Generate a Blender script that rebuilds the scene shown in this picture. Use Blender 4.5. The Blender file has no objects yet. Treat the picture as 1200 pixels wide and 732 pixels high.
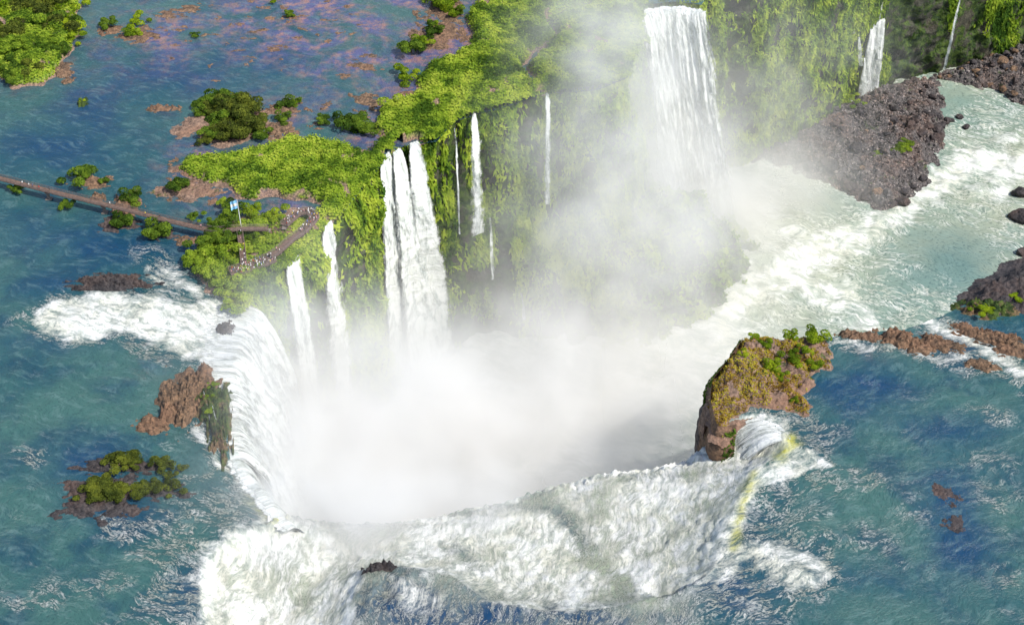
import bpy, math, random
import numpy as np
from mathutils import Vector

rnd = random.Random(11)
rs = np.random.RandomState(7)
R = math.radians
sc = bpy.context.scene
col = sc.collection

# ------------------------------------------------------------------ camera model (real place, metres)
HC, PITCH, FPX = 296.0, R(40.0), 1600.0
FLOOR = -105.0
cP, sP = math.cos(PITCH), math.sin(PITCH)

def at(px, py, z=0.0):
    """point of the horizontal plane z that the photograph shows at (px, py)"""
    xc, yc = (px - 600.0) / FPX, (366.0 - py) / FPX
    dy, dz = cP + yc * sP, -sP + yc * cP
    t = (z - HC) / dz
    return np.array([xc * t, dy * t, z])

def at2(px, py, z=0.0):
    return at(px, py, z)[:2]

def proj(x, y, z):
    zz = z - HC
    depth = y * cP - zz * sP
    up = y * sP + zz * cP
    depth = np.maximum(depth, 1.0)
    return 600.0 + FPX * x / depth, 366.0 - FPX * up / depth

# ------------------------------------------------------------------ noise
_perm = rs.permutation(256)
_perm = np.concatenate([_perm, _perm, _perm])
_g3 = rs.normal(size=(256, 3)); _g3 /= np.linalg.norm(_g3, axis=1)[:, None]

def perlin(x, y, z):
    x, y, z = np.broadcast_arrays(np.asarray(x, float), np.asarray(y, float), np.asarray(z, float))
    xi, yi, zi = np.floor(x).astype(int), np.floor(y).astype(int), np.floor(z).astype(int)
    xf, yf, zf = x - xi, y - yi, z - zi
    u, v, w = [f * f * f * (f * (f * 6 - 15) + 10) for f in (xf, yf, zf)]
    out = 0
    for dx in (0, 1):
        for dy in (0, 1):
            for dz in (0, 1):
                h = _perm[_perm[_perm[(xi + dx) & 255] + ((yi + dy) & 255)] + ((zi + dz) & 255)]
                g = _g3[h]
                d = g[..., 0] * (xf - dx) + g[..., 1] * (yf - dy) + g[..., 2] * (zf - dz)
                out = out + d * (u if dx else 1 - u) * (v if dy else 1 - v) * (w if dz else 1 - w)
    return out * 1.5

def fbm(x, y, z=0.0, s=1.0, o=4, g=0.5):
    a, t = 1.0, 0
    x, y, z = np.asarray(x) / s, np.asarray(y) / s, np.asarray(z) / s
    for k in range(o):
        t = t + a * perlin(x + 17.3 * k, y + 5.1 * k, z + 9.7 * k)
        x, y, z = x * 2.03, y * 2.03, z * 2.03
        a *= g
    return t

def sstep(a, b, x):
    t = np.clip((x - a) / (b - a), 0, 1)
    return t * t * (3 - 2 * t)

def seg_dist(px, py, pts, closed=True):
    pts = np.asarray(pts, float)
    n = len(pts)
    best = np.full(px.shape, 1e9)
    for i in range(n if closed else n - 1):
        a, b = pts[i], pts[(i + 1) % n]
        d = b - a
        L = max(float(d @ d), 1e-9)
        t = np.clip(((px - a[0]) * d[0] + (py - a[1]) * d[1]) / L, 0, 1)
        best = np.minimum(best, np.hypot(px - a[0] - t * d[0], py - a[1] - t * d[1]))
    return best

def inside(px, py, pts):
    pts = np.asarray(pts, float)
    r = np.zeros(px.shape, bool)
    n = len(pts)
    for i in range(n):
        a, b = pts[i], pts[(i + 1) % n]
        if a[1] == b[1]:
            continue
        c = ((a[1] > py) != (b[1] > py)) & (px < (b[0] - a[0]) * (py - a[1]) / (b[1] - a[1]) + a[0])
        r ^= c
    return r

def sdist(px, py, pts):          # positive inside
    d = seg_dist(px, py, pts)
    return np.where(inside(px, py, pts), d, -d)

# ------------------------------------------------------------------ mesh helpers
def link(name, me, m=None, parent=None):
    o = bpy.data.objects.new(name, me)
    col.objects.link(o)
    if m is not None and me is not None:
        for k in (m if isinstance(m, (list, tuple)) else [m]):
            me.materials.append(k)
    if parent is not None:
        o.parent = parent
    return o

def raw_mesh(name, V, F, smooth=True, k=None):
    """V (n,3), F (m,k)"""
    V = np.asarray(V, np.float32); F = np.asarray(F, np.int32)
    k = F.shape[1]
    me = bpy.data.meshes.new(name)
    me.vertices.add(len(V)); me.vertices.foreach_set('co', V.ravel())
    me.loops.add(F.size); me.loops.foreach_set('vertex_index', F.ravel())
    me.polygons.add(len(F))
    me.polygons.foreach_set('loop_start', np.arange(0, F.size, k, dtype=np.int32))
    me.polygons.foreach_set('loop_total', np.full(len(F), k, np.int32))
    me.polygons.foreach_set('use_smooth', np.full(len(F), smooth, bool))
    me.update(calc_edges=True)
    return me

def fattr(me, name, data):
    a = me.attributes.new(name, 'FLOAT', 'POINT')
    a.data.foreach_set('value', np.asarray(data, np.float32).ravel())

def cattr(me, name, data):
    a = me.attributes.new(name, 'FLOAT_COLOR', 'POINT')
    a.data.foreach_set('color', np.asarray(data, np.float32).ravel())

def vattr(me, name, data):
    a = me.attributes.new(name, 'FLOAT_VECTOR', 'POINT')
    a.data.foreach_set('vector', np.asarray(data, np.float32).ravel())

def grid_faces(nu, nv, keep=None):
    i = np.arange(nu * nv).reshape(nu, nv)
    F = np.stack([i[:-1, :-1], i[1:, :-1], i[1:, 1:], i[:-1, 1:]], -1).reshape(-1, 4)
    if keep is not None:
        k = keep.ravel()
        F = F[k[F].all(1)]
    return F

def compact(V, F, *attrs):
    used = np.unique(F)
    m = np.full(len(V), -1); m[used] = np.arange(len(used))
    return (V[used], m[F]) + tuple(a[used] for a in attrs)

def tag(o, label=None, cat=None, group=None, kind=None):
    if label: o['label'] = label
    if cat: o['category'] = cat
    if group: o['group'] = group
    if kind: o['kind'] = kind
    return o

def empty(name, loc, rz=0.0):
    o = bpy.data.objects.new(name, None)
    o.empty_display_size = 0.5
    col.objects.link(o)
    o.location = [float(c) for c in loc]
    o.rotation_euler = (0, 0, rz)
    return o

# ------------------------------------------------------------------ materials
class N:
    def __init__(s, tree): s.t = tree; s.n = tree.nodes; s.l = tree.links
    def node(s, typ, ins=None, **kw):
        n = s.n.new(typ)
        for k, v in kw.items(): setattr(n, k, v)
        for k, v in (ins or {}).items(): s.put(n.inputs[k], v)
        return n
    def put(s, sock, v):
        if isinstance(v, bpy.types.NodeSocket): s.l.new(v, sock)
        else: sock.default_value = v
    def math(s, op, a, b=None, c=None, clamp=False):
        n = s.n.new('ShaderNodeMath'); n.operation = op; n.use_clamp = clamp
        for i, v in enumerate((a, b, c)):
            if v is not None: s.put(n.inputs[i], v)
        return n.outputs[0]
    def vm(s, op, a, b=None):
        n = s.n.new('ShaderNodeVectorMath'); n.operation = op
        s.put(n.inputs[0], a)
        if b is not None: s.put(n.inputs[1], b)
        return n.outputs['Value'] if op in ('LENGTH', 'DOT_PRODUCT', 'DISTANCE') else n.outputs[0]
    def noise(s, vec, scale, detail=4.0, rough=0.55, dist=0.0):
        n = s.n.new('ShaderNodeTexNoise')
        s.put(n.inputs['Vector'], vec)
        n.inputs['Scale'].default_value = scale; n.inputs['Detail'].default_value = detail
        n.inputs['Roughness'].default_value = rough; n.inputs['Distortion'].default_value = dist
        return n.outputs['Fac'] if 'Fac' in n.outputs else n.outputs[0]
    def mix(s, f, a, b):
        n = s.n.new('ShaderNodeMix'); n.data_type = 'RGBA'; n.clamp_factor = True
        s.put(n.inputs[0], f); s.put(n.inputs[6], a); s.put(n.inputs[7], b)
        return n.outputs[2]
    def ramp(s, f, a, b, lo=0.0, hi=1.0):
        n = s.n.new('ShaderNodeMapRange'); n.interpolation_type = 'SMOOTHSTEP'
        for i, v in enumerate((f, a, b, lo, hi)): s.put(n.inputs[i], v)
        return n.outputs[0]
    def attr(s, name):
        n = s.n.new('ShaderNodeAttribute'); n.attribute_name = name
        return n
    def sep(s, c):
        n = s.n.new('ShaderNodeSeparateColor'); s.put(n.inputs[0], c)
        return n.outputs
    def pos(s):
        return s.n.new('ShaderNodeNewGeometry').outputs['Position']
    def bump(s, h, strength=0.5, dist=0.5, normal=None):
        n = s.n.new('ShaderNodeBump'); s.put(n.inputs['Height'], h)
        n.inputs['Strength'].default_value = strength; n.inputs['Distance'].default_value = dist
        if normal is not None: s.put(n.inputs['Normal'], normal)
        return n.outputs[0]

def mat(name):
    m = bpy.data.materials.new(name); m.use_nodes = True
    m.node_tree.nodes.clear()
    n = N(m.node_tree)
    out = n.node('ShaderNodeOutputMaterial')
    return m, n, out

def rgb(r, g, b): return (r, g, b, 1.0)

def princ(n, out, base, rough=0.8, normal=None, spec=0.3, **kw):
    p = n.node('ShaderNodeBsdfPrincipled')
    n.put(p.inputs['Base Color'], base); n.put(p.inputs['Roughness'], rough)
    n.put(p.inputs['Specular IOR Level'], spec)
    if normal is not None: n.put(p.inputs['Normal'], normal)
    for k, v in kw.items(): n.put(p.inputs[k.replace('_', ' ')], v)
    if out is not None: n.l.new(p.outputs[0], out.inputs['Surface'])
    return p

def simple(name, c, rough=0.7, var=0.25, scale=1.5):
    m, n, out = mat(name)
    f = n.noise(n.node('ShaderNodeTexCoord').outputs['Object'], scale, 5)
    f = n.ramp(f, 0.3, 0.7, 1 - var, 1 + var)
    v = n.node('ShaderNodeVectorMath', {0: c[:3]}, operation='SCALE')
    n.put(v.inputs['Scale'], f)
    princ(n, out, v.outputs[0], rough)
    return m

# water seen from above: teal river over a dark bed, foam where the mask says so
def water_mat(name, floor=False):
    m, n, out = mat(name)
    mask = n.attr('mask'); sp = n.sep(mask.outputs['Color'])
    foam, shallow, deep = sp[0], sp[1], sp[2]
    K = 1.0 if not floor else .55
    lip = mask.outputs['Alpha']
    P = n.pos()
    ua = n.attr('flow').outputs['Vector']
    big = n.noise(P, 0.012, 4, 0.6)
    mid = n.noise(P, 0.05, 6, 0.62, 0.3)
    wide = n.noise(P, .10, 5, .62, .4)
    def pair(sc_, fr, det, rough, dist):
        a_ = n.noise(n.vm('MULTIPLY', ua, sc_), fr, det, rough, dist)
        if floor: return a_
        b_ = n.noise(n.vm('MULTIPLY', n.attr('flowb').outputs['Vector'], sc_), fr * 1.7, det, rough + .04, dist)
        return n.node('ShaderNodeMix', {0: n.attr('turn').outputs['Fac'], 2: a_, 3: b_}).outputs[0]
    st = pair((1.0, .30, 1.0), .45, 9, .68, .25)
    grain = pair((1.0, .55, 1.0), 1.7, 5, .7, .2)
    if floor:
        c = n.mix(n.ramp(big, .35, .65), rgb(.19, .27, .23), rgb(.33, .36, .27))
        c = n.mix(n.math('MULTIPLY', deep, .85), c, rgb(.05, .14, .15))
    else:
        c = n.mix(n.ramp(big, .38, .62), rgb(.012, .066, .082), rgb(.043, .112, .100))
        c = n.mix(n.attr('turn').outputs['Fac'], c, rgb(.30, .34, .25))
    c = c if floor else n.mix(n.ramp(mid, .44, .68, 0, .75), c, rgb(.006, .040, .075))
    dm = 0.0 if floor else n.math('MULTIPLY', deep, n.ramp(mid, .25, .6, .45, 1.1), clamp=True)
    c = n.mix(dm, c, rgb(.004, .038, .100))
    bed = n.mix(n.ramp(n.noise(P, .16, 7, .7), .44, .62), rgb(.085, .085, .19), rgb(.30, .16, .14))
    sm = n.math('MULTIPLY', shallow, n.ramp(n.noise(P, .05, 7, .68, .5), .38, .62, .05, 1.0), clamp=True)
    c = n.mix(sm, c, bed)
    c = n.mix(n.ramp(st, .48, .68, 0, .30), c, rgb(.17, .27, .26))
    c = n.mix(n.ramp(grain, .50, .36, 0, .45), c, rgb(.008, .035, .045))
    a = n.math('MULTIPLY_ADD', st, 3.4, n.math('MULTIPLY_ADD', wide, 2.4, n.math('MULTIPLY', grain, 1.8)))
    a = n.math('ADD', n.math('MULTIPLY_ADD', foam, 3.0, -5.55), a)
    f = n.ramp(a, -0.25, 1.35)
    rid = n.math('SUBTRACT', 1.0, n.math('MULTIPLY', n.math('ABSOLUTE', n.math('SUBTRACT', st, .53)), 15.0), clamp=True)
    rid = n.math('MULTIPLY', rid, n.math('MULTIPLY', n.ramp(grain, .42, .60), n.ramp(n.math('MULTIPLY_ADD', foam, .9, wide), .58, .82)))
    f = n.math('MAXIMUM', f, n.math('MULTIPLY', rid, n.ramp(foam, 0, .4, .18, .95)), clamp=True)
    white = n.mix(n.ramp(wide, .38, .62), rgb(.64, .64, .55), rgb(.76, .765, .74))
    white = n.mix(n.ramp(st, .40, .55, .6, 0), white, rgb(.35, .40, .34))
    white = n.mix(n.ramp(grain, .40, .52, .45, 0), white, rgb(.42, .48, .43))
    c = n.mix(f, c, white)
    lm = n.math('MULTIPLY', lip, n.ramp(st, .36, .6, .1, 1.1), clamp=True)
    c = n.mix(n.math('MULTIPLY', lm, .95), c, rgb(.46, .45, .05))
    wav = n.math('ADD', n.noise(n.vm('MULTIPLY', ua, (1.0, .7, 1.0)), .55, 6, .66, .15), n.math('MULTIPLY', grain, .6))
    hf = n.math('MULTIPLY_ADD', grain, 1.0, n.math('MULTIPLY', st, 1.6))
    h = n.math('ADD', n.math('MULTIPLY', wav, n.math('SUBTRACT', 1.0, f)), n.math('MULTIPLY', hf, f))
    nb = n.bump(h, K, .5)
    r = n.math('MULTIPLY_ADD', f, .6, .22)
    princ(n, out, c, r, nb, spec=n.math('MULTIPLY_ADD', f, -.15, .33))
    return m

def fall_mat(name):
    m, n, out = mat(name)
    uv = n.attr('flow').outputs['Vector']          # metres across, metres down
    edge = n.attr('edge').outputs['Fac']
    s1 = n.noise(n.vm('MULTIPLY', uv, (.34, .05, 1.0)), 1.0, 6, .62, .7)
    s2 = n.noise(n.vm('MULTIPLY', uv, (1.8, .16, 1.0)), 1.0, 5, .65, .3)
    s3 = n.noise(n.vm('MULTIPLY', uv, (.35, .22, 1.0)), 1.0, 6, .68, .8)
    st = n.math('ADD', n.math('MULTIPLY', s1, .68), n.math('MULTIPLY', s2, .32))
    c = n.mix(n.ramp(st, .36, .58), rgb(.42, .47, .44), rgb(.74, .755, .73))
    c = n.mix(n.ramp(s3, .54, .34, 0, .55), c, rgb(.50, .54, .46))
    rag = n.noise(n.vm('MULTIPLY', uv, (.22, .07, 1.0)), 1.0, 5, .7, .6)
    al = n.math('ADD', n.math('MULTIPLY_ADD', rag, 1.8, n.math('MULTIPLY_ADD', edge, 1.35, -.9)), n.math('MULTIPLY_ADD', st, 3.4, n.math('MULTIPLY_ADD', s3, 1.2, -2.6)))
    al = n.ramp(al, 0.0, .8)
    h = n.math('ADD', n.math('MULTIPLY', s1, 2.4), n.math('ADD', n.math('MULTIPLY', s2, .5), n.math('MULTIPLY', s3, 1.6)))
    nb = n.bump(h, .9, .7)
    p = princ(n, None, c, .75, nb, spec=.2)
    tr = n.node('ShaderNodeBsdfTransparent')
    mx = n.node('ShaderNodeMixShader', {0: al})
    n.l.new(tr.outputs[0], mx.inputs[1]); n.l.new(p.outputs[0], mx.inputs[2])
    n.l.new(mx.outputs[0], out.inputs['Surface'])
    return m

def rock_mat(name, dark, light, red=0.3, moss=0.0, streak=True):
    m, n, out = mat(name)
    P = n.pos()
    a = n.noise(P, .35, 7, .65)
    b = n.noise(P, .06, 4, .6)
    v = n.node('ShaderNodeTexVoronoi', {'Vector': n.vm('ADD', P, n.vm('MULTIPLY', (1.0, 1.0, 1.0), (0, 0, 0))), 'Scale': .9}).outputs
    fi = n.noise(P, 1.3, 6, .72)
    c = n.mix(n.ramp(n.math('MULTIPLY_ADD', fi, .6, n.math('MULTIPLY', a, .5)), .42, .66), rgb(*dark), rgb(*light))
    c = n.mix(n.ramp(b, .42, .66, 0, red), c, rgb(.27, .145, .09))
    c = n.mix(n.math('MULTIPLY', n.ramp(n.sep(v['Color'])[0], .3, .9), .45), c, rgb(*dark))
    c = n.mix(n.ramp(fi, .40, .30, 0, .8), c, rgb(.015, .013, .012))
    if moss > 0:
        g = n.mix(n.ramp(a, .4, .6), rgb(.02, .042, .012), rgb(.07, .11, .02))
        c = n.mix(n.ramp(n.noise(P, .11, 6, .7), .62 - moss * .3, .70 - moss * .3), c, g)
    h = n.math('ADD', n.math('MULTIPLY', a, 1.4), n.math('MULTIPLY_ADD', fi, 1.2, n.math('MULTIPLY', v['Distance'], -.6)))
    princ(n, out, c, .85, n.bump(h, .9, .6), spec=.25)
    return m

def leaf_mat(name, dark, mid, light, scale=.06, trans=.45):
    m, n, out = mat(name)
    P = n.pos()
    tone = n.attr('tone').outputs['Fac']
    a = n.noise(P, scale, 5, .62, .4)
    b = n.noise(P, .5, 3, .6)
    t = n.math('ADD', n.math('MULTIPLY', tone, .55), n.math('ADD', n.math('MULTIPLY_ADD', a, 2.5, -1.05), n.math('MULTIPLY_ADD', b, .5, -.25)))
    c = n.mix(n.ramp(t, .12, .55), rgb(*dark), rgb(*mid))
    c = n.mix(n.ramp(t, .45, .95), c, rgb(*light))
    d = n.node('ShaderNodeBsdfDiffuse', {'Color': c, 'Roughness': .5})
    tl = n.node('ShaderNodeBsdfTranslucent', {'Color': c})
    mx = n.node('ShaderNodeMixShader', {0: trans})
    n.l.new(d.outputs[0], mx.inputs[1]); n.l.new(tl.outputs[0], mx.inputs[2])
    n.l.new(mx.outputs[0], out.inputs['Surface'])
    return m

M = {}
M['water'] = water_mat('river water')
M['floorwater'] = water_mat('gorge river water', True)
M['fall'] = fall_mat('falling water')
M['cliff'] = rock_mat('cliff rock', (.028, .03, .024), (.085, .085, .06), .08, .6)
M['talus'] = rock_mat('talus rock', (.024, .023, .025), (.16, .145, .14), .18, .1)
M['rubble'] = rock_mat('pale and rusty rubble', (.05, .045, .045), (.38, .33, .31), .5, .0)
M['basalt'] = rock_mat('dark wet basalt', (.018, .018, .022), (.085, .075, .075), .2, .0)
M['redrock'] = rock_mat('red brown rock', (.05, .038, .03), (.28, .175, .105), .45, .0)
M['mossrock'] = rock_mat('rock with moss and lichen', (.05, .04, .025), (.22, .16, .08), .4, .6)
M['bed'] = rock_mat('shore rock', (.10, .07, .055), (.33, .22, .16), .6, .15)
M['canopy'] = leaf_mat('canopy leaves', (.07, .14, .018), (.27, .39, .035), (.48, .56, .075), .05)
M['cliffleaf'] = leaf_mat('hanging cliff leaves', (.06, .13, .022), (.24, .36, .035), (.48, .57, .07), .07)
M['shrub'] = leaf_mat('shrub leaves', (.04, .085, .014), (.11, .19, .025), (.24, .34, .035), .12)
M['yellowshrub'] = leaf_mat('light shrub leaves', (.10, .17, .014), (.24, .35, .022), (.42, .50, .03), .12)
M['olive'] = leaf_mat('olive shrub leaves', (.045, .065, .016), (.105, .135, .025), (.21, .24, .035), .2)
M['drygrass'] = leaf_mat('dry grass', (.22, .13, .03), (.42, .30, .04), (.50, .48, .06), .12)
def land_mat():
    m, n, out = mat('shore rock and turf')
    P = n.pos(); a = n.noise(P, .35, 7, .65); fi = n.noise(P, 1.3, 6, .72)
    c = n.mix(n.ramp(fi, .38, .62), rgb(.09, .065, .055), rgb(.36, .23, .165))
    c = n.mix(n.ramp(a, .5, .7, 0, .6), c, rgb(.12, .10, .12))
    g = n.mix(n.ramp(fi, .4, .6), rgb(.05, .10, .01), rgb(.20, .30, .018))
    c = n.mix(n.attr('turf').outputs['Fac'], c, g)
    princ(n, out, c, .85, n.bump(n.math('ADD', a, fi), .9, .5), spec=.2)
    return m
M['land'] = land_mat()
M['bark'] = simple('bark', (.12, .09, .06), .9)
M['deck'] = simple('weathered steel deck', (.13, .085, .065), .8, .3, .8)
M['rail'] = simple('walkway railing paint', (.20, .15, .13), .6)
M['concrete'] = simple('pier concrete', (.18, .15, .13), .9)
M['pole'] = simple('white pole paint', (.75, .75, .75), .5, .05)
M['skin'] = simple('skin', (.42, .25, .17), .6, .05)
M['hair'] = simple('dark hair', (.03, .02, .015), .7, .05)
M['trousers'] = simple('dark blue trousers', (.04, .05, .09), .8, .1)
M['khaki'] = simple('khaki trousers', (.28, .23, .15), .8, .1)
for k_, c_ in dict(white=(.82, .82, .80), red=(.55, .05, .04), blue=(.06, .16, .45), black=(.03, .03, .035), yellow=(.75, .55, .06), pink=(.70, .35, .38), grey=(.45, .45, .46)).items():
    M['shirt_' + k_] = simple(k_ + ' shirt cloth', c_, .8, .05)
M['flagblue'] = simple('light blue flag cloth', (.25, .55, .82), .7, .05)
M['flagwhite'] = simple('white flag cloth', (.82, .82, .82), .7, .05)
M['flaggold'] = simple('golden sun on flag', (.80, .50, .05), .7, .05)

# ------------------------------------------------------------------ plan of the gorge
SH = -16.0     # level of the foam shelf at its far lip
def poly_at(pts, z=0.0):
    return np.array([at2(p[0], p[1], p[2] if len(p) > 2 else z) for p in pts])

# back wall from the walkway island to the far right: (px, py, z of that pixel, forward run of the foot, top drop)
wall_ctl = [(296, 352, 0, 3), (322, 324, 0, 3), (345, 305, 0, 2), (364, 284, 0, 3), (384, 264, 0, 2), (405, 246, 0, 3),
            (436, 207, 0, 5), (456, 184, 0, 3), (472, 172, 0, 2), (492, 169, 0, 2), (512, 166, 0, 6), (532, 143, 0, 14), (556, 135, 0, 16),
            (598, 124, 0, 26), (640, 110, 0, 32), (700, 106, 0, 34), (735, 92, 0, 30), (750, 48, 0, 12), (752, 6, 0, 4),
            (790, 2, 0, 3), (822, 6, 0, 4), (842, -22, 0, 10),
            (885, 178, FLOOR, 0), (940, 158, FLOOR, 0), (985, 122, FLOOR, 0), (1040, 100, FLOOR, 0), (1110, 84, FLOOR, 0),
            (1190, 60, FLOOR, 0), (1270, 30, FLOOR, 0)]
wall_xy = np.array([at2(p[0], p[1], p[2]) for p in wall_ctl])
wall_f = np.array([p[3] for p in wall_ctl], float)
wall_xy = np.vstack([wall_xy, [[520, 800], [1200, 1000]]]); wall_f = np.append(wall_f, [0, 0])

curtain_px = [(297, 352), (280, 370), (268, 395), (262, 428), (262, 460)]
outcrop_px = [(262, 460), (265, 484), (267, 515), (270, 542)]
leftlip_px = [(270, 542), (300, 574), (322, 606)]
left_xy = poly_at(curtain_px[:-1] + outcrop_px[:-1] + leftlip_px)
front_px = [(345, 622), (400, 616), (500, 604), (600, 580), (640, 566), (700, 551), (760, 546), (800, 543), (832, 528)]
front_xy = poly_at(front_px, SH)
block_px = [(840, 500), (829, 470), (832, 446), (852, 428), (874, 402), (930, 397), (968, 396)]
block_xy = poly_at(block_px)
right_px = [(1010, 390), (1060, 386), (1100, 372), (1140, 352), (1200, 316), (1300, 262)]
right_xy = np.vstack([poly_at(right_px), [[420, 450], [1200, 560]]])
gorge = np.vstack([left_xy, front_xy, block_xy, right_xy, wall_xy[::-1]])

# shelf of broken white water in front of the lip
shelf_up_px = [(322, 606), (285, 622), (255, 640), (238, 662), (232, 700), (240, 740), (246, 800), (400, 800), (414, 742), (418, 700), (432, 676), (470, 664), (530, 676),
               (575, 706), (640, 716), (720, 712), (790, 694), (836, 668), (846, 632), (866, 584), (884, 552), (924, 524), (908, 498), (884, 486)]
shelf_up = poly_at(shelf_up_px)
shelf = np.vstack([shelf_up, block_xy[:1], front_xy[::-1]])

# ------------------------------------------------------------------ upper river sheet
xs = np.concatenate([np.arange(-330, -172, 1.5), np.arange(-172, 172, .72), np.arange(172, 345, 1.5)])
ys = np.concatenate([np.arange(185, 345, .62), np.arange(345, 480, .95), np.arange(480, 770, 1.6)])
GX, GY = np.meshgrid(xs, ys, indexing='ij')
x, y = GX.ravel(), GY.ravel()
sg = sdist(x, y, gorge)                      # + inside gorge
_k = np.where((sg > 0) & (sg < 1.6))[0]      # pull the rim vertices onto the brink itself
_b = np.full(len(_k), 1e9); _qx, _qy = x[_k].copy(), y[_k].copy()
for i in range(len(gorge)):
    a, b = gorge[i], gorge[(i + 1) % len(gorge)]; d = b - a; L = max(float(d @ d), 1e-9)
    t = np.clip(((x[_k] - a[0]) * d[0] + (y[_k] - a[1]) * d[1]) / L, 0, 1)
    cx_, cy_ = a[0] + t * d[0], a[1] + t * d[1]; dist_ = np.hypot(x[_k] - cx_, y[_k] - cy_)
    m_ = dist_ < _b; _b[m_] = dist_[m_]; _qx[m_] = cx_[m_]; _qy[m_] = cy_[m_]
x[_k] = _qx; y[_k] = _qy
ss = sdist(x, y, shelf)
d_up = seg_dist(x, y, shelf_up, False)
d_rl = seg_dist(x, y, shelf_up[-7:], False)  # the right lip is steep
frx = np.vstack([left_xy[-1:], front_xy, block_xy[:1]])
x = x.copy(); y = y.copy()
df = seg_dist(x, y, frx, False)
insh = (ss > 0) | ((sg > -.5) & (df < 4) & (y < 330) & (x > left_xy[-1, 0] - 1) & (x < block_xy[0, 0] + 1))
zsh = -16.5 * (1 - np.exp(-d_up / 15.0))
zsh = np.where(d_rl < 18, np.minimum(zsh, -9.5 * sstep(0, 17, d_rl)), zsh)
near_left = seg_dist(x, y, left_xy, False)
z = np.where(insh, zsh, 0.0)
# water bends down toward the brinks it falls over
dc = seg_dist(x, y, poly_at(curtain_px), False)
z = z - np.where(~insh, 2.6 * np.exp(-(dc / 9.0) ** 2) + .5 * np.exp(-(dc / 24.0) ** 2), 0)
dl = seg_dist(x, y, poly_at(leftlip_px), False)
z = z - np.where(~insh, 2.0 * np.exp(-(dl / 4.0) ** 2), 0)
df = seg_dist(x, y, front_xy, False)
z = z - np.where(insh, 3.0 * np.exp(-(df / 4.0) ** 2), 0)
px, py = proj(x, y, z)

def pmask(poly, soft=8.0):
    return sstep(-soft, soft, sdist(px, py, poly))
def blob(cx, cy, rx, ry, ang=0.0):
    c, s_ = math.cos(R(ang)), math.sin(R(ang))
    u = ((px - cx) * c + (py - cy) * s_) / rx; v = (-(px - cx) * s_ + (py - cy) * c) / ry
    return np.exp(-(u * u + v * v))
def pline(pts, w):
    return np.exp(-(seg_dist(px, py, pts, False) / w) ** 2)

wx = fbm(x, y, 0, 14, 4) * 11; wy = fbm(x, y, 50, 14, 4) * 8
px0, py0 = px, py
px, py = px + wx, py + wy
foam = np.zeros_like(x)
def mx(v): 
    global foam
    foam = np.maximum(foam, v)
mx(pmask([(28, 372), (60, 350), (120, 340), (170, 340), (200, 350), (250, 345), (300, 352), (300, 420), (262, 470), (262, 520), (232, 470), (228, 425), (184, 408), (140, 398), (100, 400), (60, 394)], 12) * .98)
mx(blob(60, 375, 55, 14, 5) * .62)
mx(blob(205, 322, 46, 14, 30) * .85); mx(pline([(172, 312), (195, 332), (240, 345)], 7) * .9); mx(blob(190, 345, 60, 14) * .7)
mx(blob(150, 402, 34, 9, 20) * .5); mx(blob(175, 415, 25, 10, 20) * .42)
mx(blob(36, 530, 24, 12) * .55); mx(blob(140, 628, 34, 14, 20) * .52); mx(blob(130, 610, 20, 8) * .3)
mx(pline([(232, 505), (262, 545), (300, 576), (318, 600)], 11) * .9)
mx(pline([(215, 560), (262, 552)], 8) * .45)
mx(blob(215, 660, 42, 22, -30) * .42); mx(blob(120, 690, 60, 16, -10) * .33); mx(blob(40, 705, 50, 15) * .33)
mx(blob(200, 640, 70, 36) * .45); mx(blob(262, 596, 56, 24) * .62); mx(pline([(190, 600), (170, 640), (210, 690), (228, 725)], 14) * .55); mx(pline([(120, 615), (165, 622), (200, 600)], 8) * .6); mx(pline([(222, 598), (262, 580), (300, 590)], 7) * .6); mx(blob(290, 560, 30, 16) * .7); mx(blob(240, 415, 30, 60) * .6); mx(blob(70, 690, 60, 20) * .28); mx(blob(215, 585, 50, 20) * .22)
mx(blob(270, 625, 26, 16) * .95)
mx(pline([(322, 600), (262, 636), (240, 662), (236, 730)], 9) * .8)
mx(np.where(insh, np.where(ss > 0, sstep(-3, 1.5, ss), 1), 0) * 1.0)
mx(np.where(insh & (df < 6), 1.0, 0)); mx(np.where(py0 > 640, .66, .85) * np.exp(-((ss + wx * .5) / 6.0) ** 2)); mx(.5 * np.exp(-((ss + wx) / 16.0) ** 2))
foam = foam - np.where(insh, 1, 0) * (pline([(585, 574), (640, 588), (676, 612), (690, 645), (730, 692)], 12) * .46 + blob(440, 622, 42, 11) * .32 + blob(705, 588, 12, 26) * .36
                          + blob(545, 655, 30, 8, 25) * .35 + blob(510, 695, 60, 22, 15) * .2 + blob(800, 552, 30, 7) * .35
                          + sstep(.1, .5, fbm(x, y, 3, 16, 4)) * .20)
foam = foam - blob(500, 706, 80, 26) * .22; mx(blob(490, 700, 95, 38, 10) * .78); mx(blob(700, 722, 200, 16) * .5)
mx(blob(880, 650, 60, 20, -14) * 1.0); mx(blob(935, 676, 46, 18, 12) * .98); mx(pmask([(846, 628), (890, 626), (930, 640), (978, 652), (984, 680), (962, 700), (920, 692), (884, 674), (836, 694), (800, 700)], 16) * .84); mx(blob(870, 700, 80, 26) * .62); mx(blob(810, 640, 60, 50) * 1.0 * (ss > -6)); mx(blob(860, 700, 60, 30) * .5); mx(blob(800, 715, 60, 20) * .55)
mx(pmask([(900, 492), (934, 518), (985, 546), (950, 552), (905, 565), (884, 580), (870, 600), (862, 590), (884, 548), (915, 522)], 6) * .9)
mx(blob(1012, 556, 24, 12, 25) * .5); mx(blob(950, 560, 40, 14, 15) * .6)
mx(blob(925, 620, 60, 40) * .34); mx(blob(960, 640, 30, 24, 60) * .45)
mx(pline([(975, 398), (1050, 402), (1100, 425), (1130, 420)], 9) * .72)
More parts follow.
